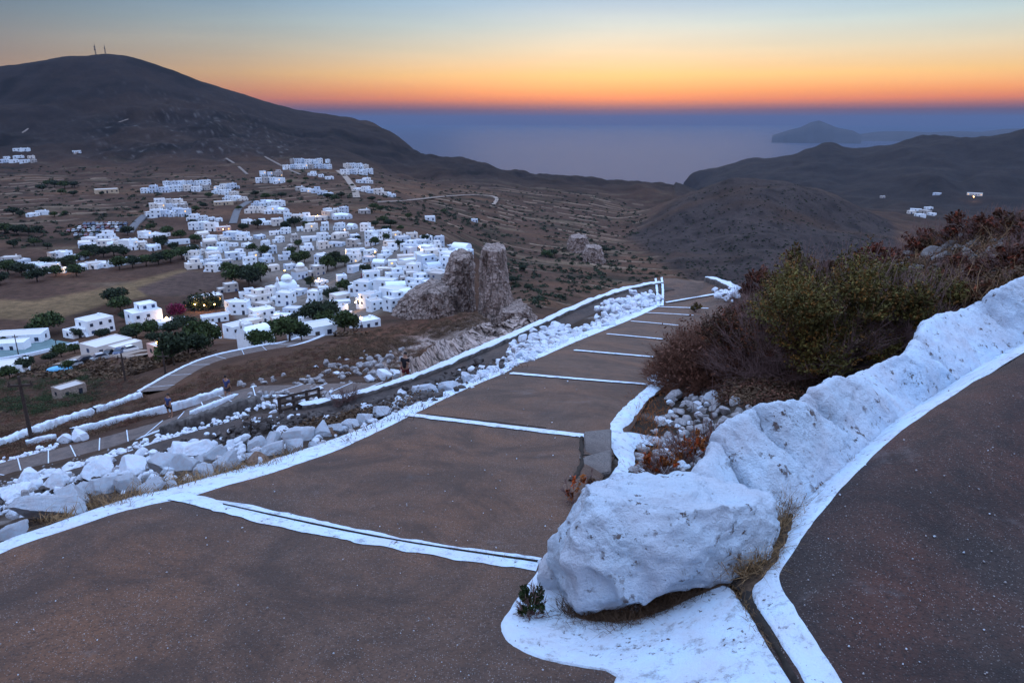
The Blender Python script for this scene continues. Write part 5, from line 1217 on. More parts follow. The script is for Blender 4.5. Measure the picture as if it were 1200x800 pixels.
for px, py, W_, where in LAMPS:
    p = hit(px, py, 120 if px < 1000 else 900, 2600); p = p * np.array([.985, .985, 1]); p[2] = ground(p[0], p[1]); s = 1.0 if px < 1000 else 3
    t = thing('lantern', p, 0, 'glowing warm lantern %s' % where, 'lantern', 'warm lanterns of the town'); t.scale = (s,) * 3; link('post', POST, t); link('globe', GLOBE, t, (0, 0, 2.7))
    L = bpy.data.lights.new('lantern_light', 'POINT'); L.energy = W_ * 1.6; L.color = (1, .55, .2); L.shadow_soft_size = .25; lo = bpy.data.objects.new('lantern_light', L); COL.objects.link(lo); lo.parent = t; lo.location = (0, -.3, 2.9)

# parked cars
def car_proto(paint, seed, tall=0):
    t = link('parked_car', None); prof = [(-1.95, .32), (-1.98, .62), (-1.85, .86), (-1.2, .93), (.95, .95), (1.75, .88), (1.95, .62), (1.95, .32)]
    roof = [(-1.25, .93), (-.55, 1.42 + tall), (.75, 1.45 + tall), (1.65, .93)]
    def extr(m, pr, y, mi=0):
        n = len(pr); m.add([(x, -y, z) for x, z in pr] + [(x, y, z) for x, z in pr], [tuple(range(n)), tuple(range(2 * n - 1, n - 1, -1))] + [(i, n + i, n + (i + 1) % n, (i + 1) % n) for i in range(n)], mi)
    m = MB(); extr(m, prof, .82); top = [(-.62, 1.40 + tall), (-.5, 1.46 + tall), (.7, 1.49 + tall), (.85, 1.44 + tall)]; extr(m, top, .66); me = m.mesh('body', paint); link('body', me, t)
    w_ = MB(); extr(w_, roof, .70); link('window', w_.mesh('window', M_PANE), t)
    for x in (-1.2, 1.2):
        for y in (-.80, .62):
            h = MB(); h.tube([(0, 0, 0), (0, .18, 0)], .32, 14); link('wheel', h.mesh('wheel', M_GREYJ), t, (x, y, .32))
    for y in (-.6, .6):
        h = MB(); h.box(-2.0, -1.93, y - .14, y + .14, .62, .74); link('headlight', h.mesh('headlight', m_hw), t)
    return t
def paint(name, c): return mat_simple(name, c, .3, .05, 1, 0, .5)
CARS = {'black': car_proto(paint('black_paint', (.012, .012, .014)), 1), 'silver': car_proto(paint('silver_paint', (.35, .37, .40)), 2), 'white': car_proto(paint('white_paint', (.75, .76, .78)), 3), 'blue': car_proto(paint('blue_paint', (.03, .06, .14)), 4), 'red': car_proto(paint('red_paint', (.18, .02, .02)), 5)}
_cu = set()
def put_car(c, px, py, rz, label, group='cars parked by the front lane', scale=1.0):
    o = CARS[c] if c not in _cu else copy_tree(CARS[c]); _cu.add(c); p = hit(px, py, 100, 1500); p[2] += .28
    o.location = p; o.rotation_euler = (0, 0, -math.atan2(p[0], p[1]) + rz); o.scale = (scale,) * 3; tag(o, label, 'car', group)
put_car('silver', 86, 431, R(10), 'pale silver car beside the blue covered car')
put_car('black', 101, 426, R(12), 'black car, first right of the pale silver car')
put_car('silver', 117, 423, R(14), 'grey car parked between two black cars')
put_car('black', 128, 418, R(60), 'black car parked at the right end of the lane row')
put_car('white', 152, 413, R(20), 'white car standing before the long low shed')
put_car('blue', 140, 416, R(70), 'dark blue car beside the white parked car')
clrs = ['black', 'silver', 'white', 'blue', 'red']; n = 0
for j, (py, x0, x1, cnt) in enumerate(((264, 98, 150, 11), (268, 92, 150, 11), (272, 78, 142, 11), (277, 86, 130, 7))):
    for i in range(cnt):
        c = random.choice(clrs)
        put_car(c, x0 + (x1 - x0) * (i + .5) / cnt + random.uniform(-.6, .6), py + random.uniform(-.4, .4), random.choice((R(80), R(95), R(70))), '%s car, %s from the left in the %s row of the far car park' % (c, nth(i), ['farthest', 'second farthest', 'second nearest', 'nearest'][j]), 'cars in the far car park', 1.15)
# tarp covered car
V, F = _ICO[4]; V = V.copy(); V = np.sign(V) * np.abs(V) ** .8 * np.array([2.3, 1.0, .95]); V[:, 2] = np.where(V[:, 2] < 0, V[:, 2] * .3, V[:, 2]); V += .06 * fbm(V * 2, 3)[:, None]
p = hit(70, 436, 100, 900); o = link('covered_car', mesh_from('covered_car', V, F, mat_simple('blue_tarp', (.12, .38, .62), .5, .15, 1)), None, (p[0], p[1], p[2] + .35), R(25)); o.scale = (1.05,) * 3; tag(o, 'car under a bright light blue tarp, left of the parked cars', 'covered car')
# ------------------------------------------------------------------ trees, bushes, scrub
def mat_leaf(name, a, b_, spec=.15):
    m, nt, b = new_mat(name); g = N(nt)
    vc = g.noise(1.1, 5, .7); at_ = g.attr('cover')
    g.to(b, 'Base Color', g.mix(1.0, g.ramp(vc, [(.32, a), (.68, b_)]), at_, 'MULTIPLY')); b.inputs['Roughness'].default_value = .8; b.inputs['Specular IOR Level'].default_value = spec
    return m
def leaf_quads(P, Nrm, size, aspect=1.6, seed=0):
    rg = np.random.default_rng(seed); n = len(P); u = np.cross(Nrm, rg.normal(size=(n, 3))); u /= np.linalg.norm(u, axis=1)[:, None] + 1e-9; v = np.cross(Nrm, u)
    s = np.broadcast_to(size, (n,)) * rg.uniform(.6, 1.4, n); u = u * (s * aspect)[:, None] * .5; v = v * s[:, None] * .5
    V = np.stack([P - u, P + v * .9, P + u, P - v * .9], 1).reshape(-1, 3); F = np.arange(4 * n).reshape(-1, 4); return V, F
def cloud(n, lobes, size, seed, shell=.55, gap=.35, aspect=1.6):
    """leaves spread through overlapping lobes (x, y, z, rx, ry, rz), thinned by noise so gaps open"""
    rg = np.random.default_rng(seed); L = np.array(lobes); vol = L[:, 3] * L[:, 4] * L[:, 5]; k = rg.choice(len(L), n * 2, p=vol / vol.sum())
    d = rg.normal(size=(n * 2, 3)); d /= np.linalg.norm(d, axis=1)[:, None]; rad = rg.uniform(shell ** 3, 1, n * 2) ** (1 / 3); P = L[k, :3] + d * rad[:, None] * L[k, 3:6]
    P += .12 * L[k, 3:4] * rg.normal(size=P.shape)
    sc = L[:, 3].mean(); keep = fbm(P / (sc * .55) + seed, 3) > -gap * .3 + rg.uniform(-.25, .1, len(P)); keep &= P[:, 2] > .02 * sc
    P, d = P[keep][:n], d[keep][:n]; Nn = d + rg.normal(size=d.shape) * .8; Nn /= np.linalg.norm(Nn, axis=1)[:, None]
    V, F = leaf_quads(P, Nn, size, aspect, seed); c = np.repeat(rg.uniform(.6, 1.35, len(P)), 4)[:, None] * np.ones(3); return V, F, c
M_TREE = mat_leaf('tree_leaves', (.018, .032, .012), (.050, .070, .022)); M_TREED = mat_leaf('dark_leaves', (.012, .020, .012), (.03, .042, .02)); M_BARK = mat_simple('bark', (.06, .045, .035), .95, .4, 4); M_CREEP = mat_leaf('purple_flowers', (.10, .010, .035), (.20, .02, .07))
TREES = []
for k in range(6):
    rg = random.Random(k + 50); w_ = 3.0; lob = [(0, 0, 3.6, 2.2, 2.2, 1.6)] + [(rg.uniform(-2, 2), rg.uniform(-2, 2), rg.uniform(2.4, 4.6), rg.uniform(1.0, 1.8), rg.uniform(1.0, 1.8), rg.uniform(.8, 1.4)) for _ in range(7)]
    V, F, c = cloud(1500, lob, .42, 70 + k, .5, .5); cm = mesh_from('crown', V, F, M_TREE if k % 2 else M_TREED, False, c)
    m = MB(); m.tube([(0, 0, -.6), (.1, 0, 1.2), (.0, .1, 2.6), (.2, .1, 3.8)], [.22, .18, .14, .06], 7)
    for _ in range(4): m.tube([(.05, .05, rg.uniform(1.2, 2.2)), (rg.uniform(-1.4, 1.4), rg.uniform(-1.4, 1.4), rg.uniform(2.8, 4))], [.1, .03], 5)
    TREES.append((cm, m.mesh('trunk', M_BARK, True)))
CYP = []
V, F, c = cloud(1300, [(0, 0, 2.2 + z, .75 - z * .09, .75 - z * .09, 1.0) for z in np.linspace(-1.4, 4, 8)], .30, 99, .4, .3); CYP = (mesh_from('crown', V, F, M_TREED, False, c), TREES[0][1])
NT = [0]
def tree(px, py, wpx, k, label, group, hs=1.0, r0=110, proto=None):
    p = hit(px, py, r0, 2600); dep = p[1] * CP - p[2] * SP; s = wpx * dep / FPX / 6.0; cm, tm = proto or TREES[k % 6]
    t = thing('tree', p, random.uniform(0, 6.28), label, 'tree', group); t.scale = (s, s, s * hs); link('crown', cm, t); link('trunk', tm, t); NT[0] += 1
def trees(phrase, group, spots, hs=.95):
    for k, (px, py, w_) in enumerate(sorted(spots)): tree(px, py, w_, random.randrange(6), '%s green tree, %s from the left %s' % ('broad' if w_ > 20 else 'small', nth(k), phrase), group, hs)
trees('among the trees inside town', 'trees inside town', [(276, 334, 26), (292, 338, 30), (306, 330, 26), (268, 322, 18), (348, 312, 18), (357, 308, 16), (384, 318, 22), (393, 314, 22), (404, 312, 16), (430, 322, 14), (342, 300, 12), (364, 336, 14), (404, 342, 18), (412, 344, 14), (388, 352, 18), (440, 288, 12), (452, 282, 10), (468, 290, 10), (330, 338, 10), (310, 300, 14), (296, 295, 12), (350, 290, 10), (334, 270, 12), (345, 266, 14), (360, 268, 10), (302, 268, 12), (285, 272, 12), (420, 284, 9)])
trees('along the front edge of town', 'trees along the front edge', [(374, 384, 34), (388, 376, 28), (382, 388, 26), (366, 378, 22), (350, 384, 22), (340, 402, 36), (322, 400, 28), (404, 392, 30), (414, 388, 22), (354, 400, 24), (300, 418, 26), (312, 415, 22), (290, 404, 18)], 1.0)
trees('in the dark clump by the pinkish house', 'dark clump by the pinkish house', [(205, 432, 40), (222, 420, 34), (236, 408, 36), (250, 404, 24), (196, 428, 26), (215, 412, 22), (232, 418, 30)], 1.05)
trees('around the front houses and court', 'trees around the front houses', [(58, 392, 36), (132, 358, 28), (142, 366, 26), (150, 375, 18), (40, 392, 18), (90, 396, 16), (160, 396, 26), (178, 394, 24), (200, 394, 24), (216, 388, 26), (28, 436, 22), (12, 444, 22), (60, 424, 16), (72, 418, 20), (88, 414, 16), (150, 400, 22), (120, 398, 18), (4, 405, 14), (180, 402, 18), (80, 434, 16), (34, 428, 16)], .8)
trees('behind the tan field', 'trees behind the tan field', [(100, 304, 16), (110, 300, 20), (122, 302, 20), (134, 300, 20), (146, 302, 18), (78, 316, 22), (84, 312, 18), (56, 310, 14), (10, 322, 26), (26, 324, 24), (44, 330, 24), (0, 334, 22), (66, 324, 18), (90, 324, 20), (140, 316, 22), (156, 314, 20), (172, 312, 20), (186, 310, 22), (200, 308, 24), (214, 304, 22), (226, 300, 20), (190, 290, 20), (204, 294, 14), (150, 276, 16), (166, 292, 10), (176, 270, 12), (196, 276, 16), (212, 280, 16), (228, 284, 14)], .75)
trees('far back on the plain', 'trees far back on the plain', [(56, 218, 10), (64, 220, 14), (76, 221, 14), (88, 220, 12), (50, 224, 12), (72, 228, 10), (86, 230, 10), (120, 229, 7), (16, 252, 14), (24, 254, 12), (64, 254, 10), (76, 252, 8), (6, 274, 20), (20, 276, 20), (34, 276, 16), (44, 272, 12), (16, 290, 14), (40, 288, 14), (56, 292, 12), (280, 246, 8), (244, 232, 10), (300, 230, 10), (312, 234, 12), (330, 232, 10), (384, 234, 12), (392, 236, 12), (400, 232, 10), (438, 246, 12), (446, 248, 10), (436, 236, 9), (340, 216, 8), (358, 212, 7), (230, 248, 10), (238, 244, 10), (226, 262, 8)], .7)
trees('on the terraces beyond town', 'trees on the terraces', [(450, 262, 14), (458, 266, 14), (440, 266, 12), (452, 272, 12), (470, 270, 9), (498, 283, 12), (506, 281, 10), (520, 250, 8), (478, 256, 10), (600, 332, 14), (612, 318, 12), (640, 302, 14), (650, 300, 12), (618, 340, 10), (700, 300, 12), (710, 296, 10), (655, 342, 8)], .7)
# creepers on two houses
def creeper(px, py, wpx, hk, label, mat, seed):
    p = hit(px, py, 110, 900); dep = p[1] * CP - p[2] * SP; s = wpx * dep / FPX / 2; V, F, c = cloud(1400, [(0, -.1, .55 * hk, 1, .35, .55 * hk), (-.5, -.1, .3 * hk, .5, .3, .3 * hk), (.5, -.1, .4 * hk, .5, .3, .4 * hk)], .12, seed, .2, .4)
    tag(link('creeper', mesh_from('creeper', V, F, mat, False, c), None, p, -math.atan2(p[0], p[1]), s), label, 'creeper')
creeper(240, 362, 40, .8, 'dark vine covering the front of the lantern lit house', M_TREED, 3)
creeper(207, 368, 20, 1.2, 'purple flowering creeper between the two large front houses', M_CREEP, 4)
creeper(429, 328, 13, 1.3, 'dark red creeper among the right middle houses', M_CREEP, 5)
creeper(330, 370, 14, .6, 'dark red creeper by the lit yellow window house', M_CREEP, 6)

# ---- near bushes
M_BROWNL = mat_leaf('dry_red_leaves', (.062, .028, .019), (.145, .064, .042)); M_GREENL = mat_leaf('olive_leaves', (.042, .040, .012), (.135, .105, .024), .25); M_HEATH = mat_leaf('heath_leaves', (.055, .034, .023), (.12, .072, .042)); M_RUST = mat_leaf('rust_leaves', (.13, .035, .010), (.30, .10, .025)); M_STRAW = mat_leaf('straw', (.10, .055, .03), (.24, .15, .075)); M_DGREEN = mat_leaf('weed_leaves', (.014, .026, .010), (.035, .05, .018))
def stems(n, rx, ry, rz, seed, thick=.006, twigs=9, tw_len=.16, bush=.35, zmin=-.1):
    """spiky shrub: stems from the crown of the root outwards, each carrying many stiff upturned twigs"""
    rg = np.random.default_rng(seed); segV, segR = [], []
    d = rg.normal(size=(n, 3)); d[:, 2] = np.abs(d[:, 2]) * .9 + zmin; d /= np.linalg.norm(d, axis=1)[:, None]; ln = rg.uniform(.72, 1.0, n) * (1 + .14 * fbm(d * 2.4 + seed, 2))
    E1 = d * ln[:, None] * np.array([rx, ry, rz]); M1 = E1 * .55 + rg.normal(size=(n, 3)) * .05 * rx
    A = [np.zeros((n, 3)) + rg.normal(size=(n, 3)) * .08 * rx * np.array([1, 1, .2]), M1]; B = [M1, E1]; Rd = [np.full(n, thick * 1.6), np.full(n, thick)]
    for k in range(twigs):
        t = rg.uniform(.35, 1.0, n)[:, None]; S = M1 * (1 - t) + E1 * t; q = d * .8 + rg.normal(size=(n, 3)) * bush; q[:, 2] += .45; q /= np.linalg.norm(q, axis=1)[:, None]
        L_ = tw_len * rg.uniform(.5, 1.3, n)[:, None]; A.append(S); B.append(S + q * L_); Rd.append(np.full(n, thick * .75))
    A, B, Rd = np.concatenate(A), np.concatenate(B), np.concatenate(Rd); T = B - A; T /= np.linalg.norm(T, axis=1)[:, None] + 1e-9
    u = np.cross(T, rg.normal(size=T.shape)); u /= np.linalg.norm(u, axis=1)[:, None] + 1e-9; v = np.cross(T, u); V = []
    for k in range(3):
        a = k * 2.094; V.append(A + (u * math.cos(a) + v * math.sin(a)) * Rd[:, None])
    V.append(B); m_ = len(A); V = np.stack(V, 1).reshape(-1, 3); i = np.arange(m_)[:, None] * 4
    F = np.concatenate([i + np.array([[0, 1, 3]]), i + np.array([[1, 2, 3]]), i + np.array([[2, 0, 3]])]); c = np.repeat(rg.uniform(.6, 1.4, m_), 4)[:, None] * np.ones(3); return V, F, c
def bush_at(px, py, r0, r1): return hit(px, py, r0, r1, ZB)
# the spiky red brown bush at the path side
p = bush_at(838, 452, 4, 30); dep = p[1] * CP - p[2] * SP; s = 84 * dep / FPX
t = thing('spiny_bush', (p[0], p[1] + .1, p[2]), 0, 'reddish brown spiny bush bulging over the right path edge', 'bush')
V, F, c = stems(1500, s * 1.0, s * .85, s * .98, 5, .0045, 12, .15 * s, .34); link('branches', mesh_from('branches', V, F, M_BROWNL, False, c), t)
V, F, c = cloud(5200, [(0, 0, .30 * s, .82 * s, .7 * s, .55 * s)], .03, 6, .3, .5, 2.2); link('foliage', mesh_from('foliage', V, F, M_BROWNL, False, c), t)
def shoots(n, L, seed, leaf, per=16, spread=.30, asp=2.2):
    """leafy shoots that rise out of overlapping lobes and carry leaves along their outer length"""
    rg = np.random.default_rng(seed); L = np.array(L); k = rg.integers(0, len(L), n); d = rg.normal(size=(n, 3)); d[:, 2] = np.abs(d[:, 2]) * .9 + .15; d /= np.linalg.norm(d, axis=1)[:, None]
    base_ = L[k, :3] + d * L[k, 3:6] * .35; tip = L[k, :3] + d * L[k, 3:6] * rg.uniform(.85, 1.22, n)[:, None]; tip[:, 2] += rg.uniform(0, .16, n) * L[k, 5]
    t = rg.uniform(.1, 1, (n, per))[..., None]; P = base_[:, None] * (1 - t) + tip[:, None] * t; ln = np.linalg.norm(tip - base_, axis=1)[:, None, None]; P = P + rg.normal(size=P.shape) * ln * spread * (1.05 - t) * .35; P = P.reshape(-1, 3)
    q = rg.normal(size=P.shape); q[:, 2] += .4; q /= np.linalg.norm(q, axis=1)[:, None]; keep = P[:, 2] > 0; P, q = P[keep], q[keep]; V, F = leaf_quads(P, q, leaf, asp, seed); c = np.repeat((rg.uniform(.55, 1.3, n)[:, None] * rg.uniform(.7, 1.3, (n, per))).ravel()[keep], 4)[:, None] * np.ones(3)
    # reddish and yellowish shoots among the green
    tint = np.repeat((rg.random(n) < .3)[:, None] * np.ones((1, per)), 1, 1).ravel()[keep]; c = c * np.where(np.repeat(tint, 4)[:, None] > 0, np.array([1.5, .85, .7]), 1.0); return V, F, c
def leafy(px, py, wpx, hpx, label, mat, n, size, seed, r0=4, r1=60, name='bush', cat='bush', lob=6, stem_n=160, dy=.3, group=None, asp=1.8):
    p = bush_at(px, py, r0, r1); dep = p[1] * CP - p[2] * SP; w_ = wpx * dep / FPX / 2; h = hpx * dep / FPX; rg = random.Random(seed)
    t = thing(name, (p[0], p[1] + w_ * dy, p[2]), 0, label, cat, group)
    L = [(0, 0, h * .30, w_ * .66, w_ * .55, h * .42)] + [(rg.uniform(-.72, .72) * w_, rg.uniform(-.5, .5) * w_, rg.uniform(.06, .62) * h, rg.uniform(.20, .40) * w_, rg.uniform(.20, .38) * w_, rg.uniform(.20, .36) * h) for _ in range(lob)]
    V, F, c = shoots(max(n // 14, 5), L, seed, size * .8, 14, .3, asp + .4); link('foliage', mesh_from('foliage', V, F, mat, False, c), t)
    if stem_n: V, F, c = stems(stem_n, w_ * 1.08, w_ * .86, h * 1.06, seed + 1, .004 + .0005 * w_, 7, .20 * h, .4); link('branches', mesh_from('branches', V, F, M_TWIG, False, c), t)
    return t
leafy(985, 446, 220, 158, 'largest olive green bush behind the middle of the parapet', M_GREENL, 52000, .026, 21, lob=17, stem_n=160)
leafy(900, 452, 150, 110, 'dark brown green bush between the spiny bush and largest bush', M_HEATH, 20000, .026, 22, lob=9, stem_n=300)
leafy(1075, 402, 110, 92, 'olive bush leaning right beside the largest bush', M_GREENL, 14000, .027, 23, lob=7, stem_n=200)
leafy(940, 352, 90, 62, 'pale olive bush on the skyline above the spiny bush', M_GREENL, 6500, .05, 24, 12, 40, lob=7)
leafy(905, 362, 70, 52, 'red brown round bush on the skyline above the spiny bush', M_BROWNL, 6000, .045, 25, 12, 40, lob=5)
leafy(872, 372, 60, 44, 'brown bush just right of the turning place', M_BROWNL, 4500, .045, 26, 12, 40, lob=5)
leafy(912, 398, 90, 56, 'rusty low bush above the spiny bush top', M_HEATH, 6000, .04, 27, 9, 40, lob=6)
leafy(884, 395, 70, 44, 'brown tangle at the right of the rising path', M_BROWNL, 5000, .036, 28, 9, 40, lob=6)
leafy(815, 368, 15, 17, 'tiny yellow green bush standing in front of the turning place', M_GREENL, 1200, .05, 29, 15, 60, stem_n=60)
hb_ = [(1010, 322, 60, 34, 'B'), (1040, 318, 70, 40, 'B'), (985, 332, 60, 30, 'H'), (1075, 302, 64, 42, 'B'), (1060, 296, 40, 26, 'H'), (1100, 292, 60, 34, 'H'), (1130, 288, 70, 40, 'B'), (1160, 280, 64, 40, 'B'), (1190, 276, 60, 36, 'H'), (1220, 272, 60, 40, 'B'), (1120, 322, 56, 30, 'B'), (1156, 330, 70, 36, 'B'), (1186, 318, 70, 44, 'B'), (1100, 344, 60, 36, 'H'), (1140, 352, 70, 30, 'H'), (1060, 348, 60, 36, 'H'), (1020, 345, 60, 40, 'G'), (1180, 342, 40, 26, 'H'), (965, 318, 34, 24, 'H'), (1212, 300, 60, 44, 'B'), (1085, 370, 50, 30, 'H')]
for k, (px, py, w_, h_, kd) in enumerate(sorted(hb_)):
    leafy(px, py, w_, h_, '%s heath bush, %s from the left on the right hillside' % ({'B': 'red brown', 'H': 'dull brown', 'G': 'greenish'}[kd], nth(k)), {'B': M_BROWNL, 'H': M_HEATH, 'G': M_GREENL}[kd], 2600, .05, 300 + k, 6, 50, 'heath_bush', 'bush', 4, 90, 0, 'heath bushes on the right hillside')
# rusty dead weeds before the rubble
for k, (px, py, w_, h_, lab) in enumerate(((770, 562, 50, 40, 'rust coloured dead weed clump left of the wall beginning'), (800, 545, 60, 50, 'tallest rust coloured weed clump behind the big boulder'), (830, 528, 46, 40, 'rust coloured weeds touching the parapet start'), (748, 580, 40, 30, 'small rust weed clump beside the broken step'))):
    leafy(px, py, w_, h_, lab, M_RUST, 900, .022, 40 + k, 3, 14, 'dead_weed', 'weed', 5, 90, 0)
for k, (px, py, w_, h_, lab) in enumerate(((672, 592, 30, 48, 'orange dead weed hanging over the path at the broken step'), (690, 585, 26, 40, 'dark dead weed nearest the broken step'))):
    leafy(px, py, w_, h_, lab, M_RUST if not k else M_HEATH, 160, .026, 60 + k, 3, 14, 'dead_weed', 'weed', 6, 14, 0)
leafy(762, 440, 20, 22, 'straw coloured tuft at the right edge of the path', M_STRAW, 200, .03, 66, 6, 30, 'dead_weed', 'weed', 4, 40, 0)
leafy(624, 726, 36, 46, 'small dark green weed at the left foot of the big boulder', M_DGREEN, 3200, .010, 70, 1.5, 6, 'green_weed', 'weed', 9, 60, .1)
leafy(818, 415, 10, 10, 'small dry tuft by the bush at the path edge', M_STRAW, 60, .03, 67, 6, 30, 'dead_weed', 'weed', 2, 10, 0)

# grass blades
def blades(name, label, spots, n, h, mat, seed, lean=.6, thick=.003, cat='grass'):
    rg = np.random.default_rng(seed); Vs = []
    for (x, y, z, rad) in spots:
        a = rg.normal(size=(n, 2)) * rad; P = np.stack([x + a[:, 0], y + a[:, 1], np.full(n, z) - .01], 1); L_ = h * rg.uniform(.4, 1.25, n); dv = rg.normal(size=(n, 3)) * lean; dv[:, 2] = 1; dv /= np.linalg.norm(dv, axis=1)[:, None]
        M_ = P + dv * (L_ * .55)[:, None]; dv2 = dv + rg.normal(size=(n, 3)) * lean * .7; dv2[:, 2] *= .45; E_ = M_ + dv2 * (L_ * .5)[:, None]; sdv = rg.normal(size=(n, 3)); sdv[:, 2] = 0; sdv *= (thick / (np.linalg.norm(sdv, axis=1) + 1e-9))[:, None]
        Vs.append(np.stack([P - sdv, P + sdv, M_ + sdv * .7, M_ - sdv * .7, E_], 1).reshape(-1, 3))
    V = np.concatenate(Vs); m_ = len(V) // 5; F = []
    for i in range(m_): b = i * 5; F += [(b, b + 1, b + 2, b + 3), (b + 3, b + 2, b + 4)]
    c = np.repeat(rg.uniform(.6, 1.4, m_), 5)[:, None] * np.ones(3); return tag(link(name, mesh_from(name, V, F, mat, False, c)), label, cat)
def gp(px, py, rad, r0=1.2, r1=60): p = hit(px, py, r0, r1, ZB); return (p[0], p[1], p[2] + .015, rad)
blades('grass_tuft', 'dry grass tuft spilling from the hollow under the big boulder', [gp(x, y, .05) for x, y in ((712, 730), (730, 732), (690, 728), (750, 727), (765, 722), (785, 713), (800, 705), (820, 698), (672, 724))], 260, .15, M_HEATH, 1, .9, .0022)
blades('grass_tuft', 'brown grass in the gap where boulder meets the parapet', [gp(x, y, .05) for x, y in ((872, 672), (880, 660), (890, 648), (898, 636), (905, 622), (885, 668), (912, 612), (920, 604))], 480, .24, M_STRAW, 2, .9, .0024)
blades('grass_tuft', 'thin weeds in the crack down the white apron', [gp(x, y, .02) for x, y in ((866, 690), (872, 702), (880, 715), (888, 728), (897, 744), (908, 760))], 90, .06, M_STRAW, 3, .9, .0016)
blades('grass_tuft', 'small dry grass at the crack of the first step line', [gp(x, y, .03) for x, y in ((560, 654), (575, 657), (590, 660), (572, 650))], 26, .08, M_STRAW, 4, 1.0, .0016)
blades('grass_tuft', 'brown grass along the foot of the parapet', [gp(x, y, .03) for x, y in ((968, 568), (985, 556), (1000, 545), (955, 580), (940, 594))], 40, .07, M_STRAW, 5, .9, .0014)
gs = [gp(x, y, .07, 3, 20) for x, y in zip(np.linspace(60, 345, 40) + RNG.normal(size=40) * 3, np.interp(np.linspace(60, 345, 40), [60, 110, 200, 300, 345], [612, 596, 572, 546, 532]) + RNG.normal(size=40) * 4)]
blades('grass', 'dry brown grass fringe between the white rocks and path edge', gs, 45, .13, M_STRAW, 6, .9, .003)['kind'] = 'stuff'
gs = [gp(x, y, .09, 4, 40) for x, y in [(405 + i * 12 + random.uniform(-4, 4), 520 - i * 5.2 + random.uniform(-4, 2)) for i in range(28)]]
blades('grass', 'dry grass among rubble along the middle path edge', gs, 30, .14, M_HEATH, 7, .9, .004)['kind'] = 'stuff'
gs = [gp(x, y, .16, 4, 40) for x, y in zip(RNG.uniform(742, 790, 60), RNG.uniform(455, 560, 60))]
blades('grass', 'short brown grass strip beside the worn white edge', gs, 40, .10, M_RUST, 8, .9, .003)['kind'] = 'stuff'
gs = [gp(x, y, .3, 5, 50) for x, y in zip(RNG.uniform(1000, 1230, 150), RNG.uniform(255, 365, 150))]
blades('grass', 'tall dry grass on the right hillside', gs, 26, .42, M_STRAW, 9, .5, .004)['kind'] = 'stuff'
for px, py, hp, lab in ((797, 690, 82, 'tall dry grass stalk before the big boulder'), (895, 600, 60, 'straight straw stalk beside the boulder and parapet gap')):
    p = hit(px, py, 1.5, 6, ZB); dep = p[1] * CP - p[2] * SP; h = hp * dep / FPX; m = MB(); m.tube([(0, -.12, 0), (.005, -.12, h * .5), (.015, -.12, h)], [.0022, .0018, .001], 5); m.tube([(.013, -.12, h * .9), (.016, -.12, h * 1.05)], [.005, .002], 5)
    tag(link('grass_stalk', m.mesh('grass_stalk', M_STRAWM if False else M_STRAW), None, p), lab, 'grass stalk')
for px, py, hp, lab in ((812, 560, 95, 'thin brown stalk, left one rising before the rubble'), (832, 540, 105, 'thin brown stalk, right one rising before the rubble')):
    p = hit(px, py, 3, 12, ZB); dep = p[1] * CP - p[2] * SP; h = hp * dep / FPX; m = MB(); m.tube([(0, 0, 0), (-.02, 0, h * .5), (-.05, 0, h)], [.006, .004, .002], 5)
    for k in range(6): m.tube([(-.02, 0, h * (.4 + k * .09)), (-.02 + random.uniform(-.12, .12), random.uniform(-.1, .1), h * (.5 + k * .09))], [.003, .001], 4)
    tag(link('plant_stalk', m.mesh('plant_stalk', M_TWIG), None, p), lab, 'plant stalk')
# branch reaching into the frame at the right
p = at(1212, 300, 6.5); m = MB(); m.tube([(.12, 0, -.9), (.06, 0, -.3), (.0, 0, .15), (-.02, 0, .50)], [.012, .010, .007, .003], 6)
for a, b in (((.0, 0, .12), (-.14, .02, .21)), ((-.14, .02, .21), (-.20, .02, .22)), ((0, 0, .3), (-.09, .05, .44)), ((-.02, 0, .42), (-.08, 0, .52)), ((-.06, .03, .4), (-.12, .05, .41)), ((-.1, .02, .18), (-.15, .02, .15))): m.tube([a, b], [.005, .002], 5)
m.F = m.F; tag(link('dry_branch', m.mesh('dry_branch', M_TWIGD), None, p), 'dark bare branch reaching in at the right edge above the parapet', 'branch')

M_SLABG = mat_simple('hillside_slab', (.13, .12, .12), .95, .5, 3)
# rubble slope of grey stones right of the path
pts = [(x, y) for x, y in zip(RNG.uniform(735, 880, 420), RNG.uniform(440, 560, 420)) if float(poly_sd(np.array([[x, y]]), [(740, 552), (752, 520), (775, 490), (790, 452), (830, 448), (880, 470), (875, 500), (840, 530), (800, 555), (765, 575)])[0]) < 0]
big_ = [(790, 470, 26), (812, 480, 20), (776, 500, 18), (835, 470, 22), (850, 485, 20), (800, 500, 18), (760, 520, 18), (770, 535, 16), (822, 505, 20), (845, 505, 16), (785, 522, 20), (752, 540, 20), (800, 526, 16), (862, 476, 18), (826, 458, 16), (768, 552, 16), (812, 462, 14), (868, 492, 14), (742, 556, 18), (735, 570, 20), (722, 582, 22)]
for k, (px, py, w_) in enumerate(sorted(big_)):
    o = put_rock(PROTO_G[k % 8] if k % 4 else PROTO_S[k % 8], 'grey_stone', px, py, w_, hk=1.0, r1=30); tag(o, '%s %s stone, %s from the left on the rubble slope right of the path' % (kinds[k % 6], 'grey' if k % 4 else 'whitish', nth(k)), 'stone', 'stones on the rubble slope')
sp = []
for x, y in pts: w_ = hit(x, y, 3, 30, ZB, 500); dep = w_[1] * CP - w_[2] * SP; sp.append((w_[0], w_[1], w_[2] + random.uniform(0, .05), random.uniform(3, 7) * dep / FPX, 1 if random.random() < .8 else 0))
heap('rubble', 'loose grey rubble covering the slope right of the path', 'rubble', sp, [M_WASHR, M_GREYR], 31)['kind'] = 'stuff'
sp = []
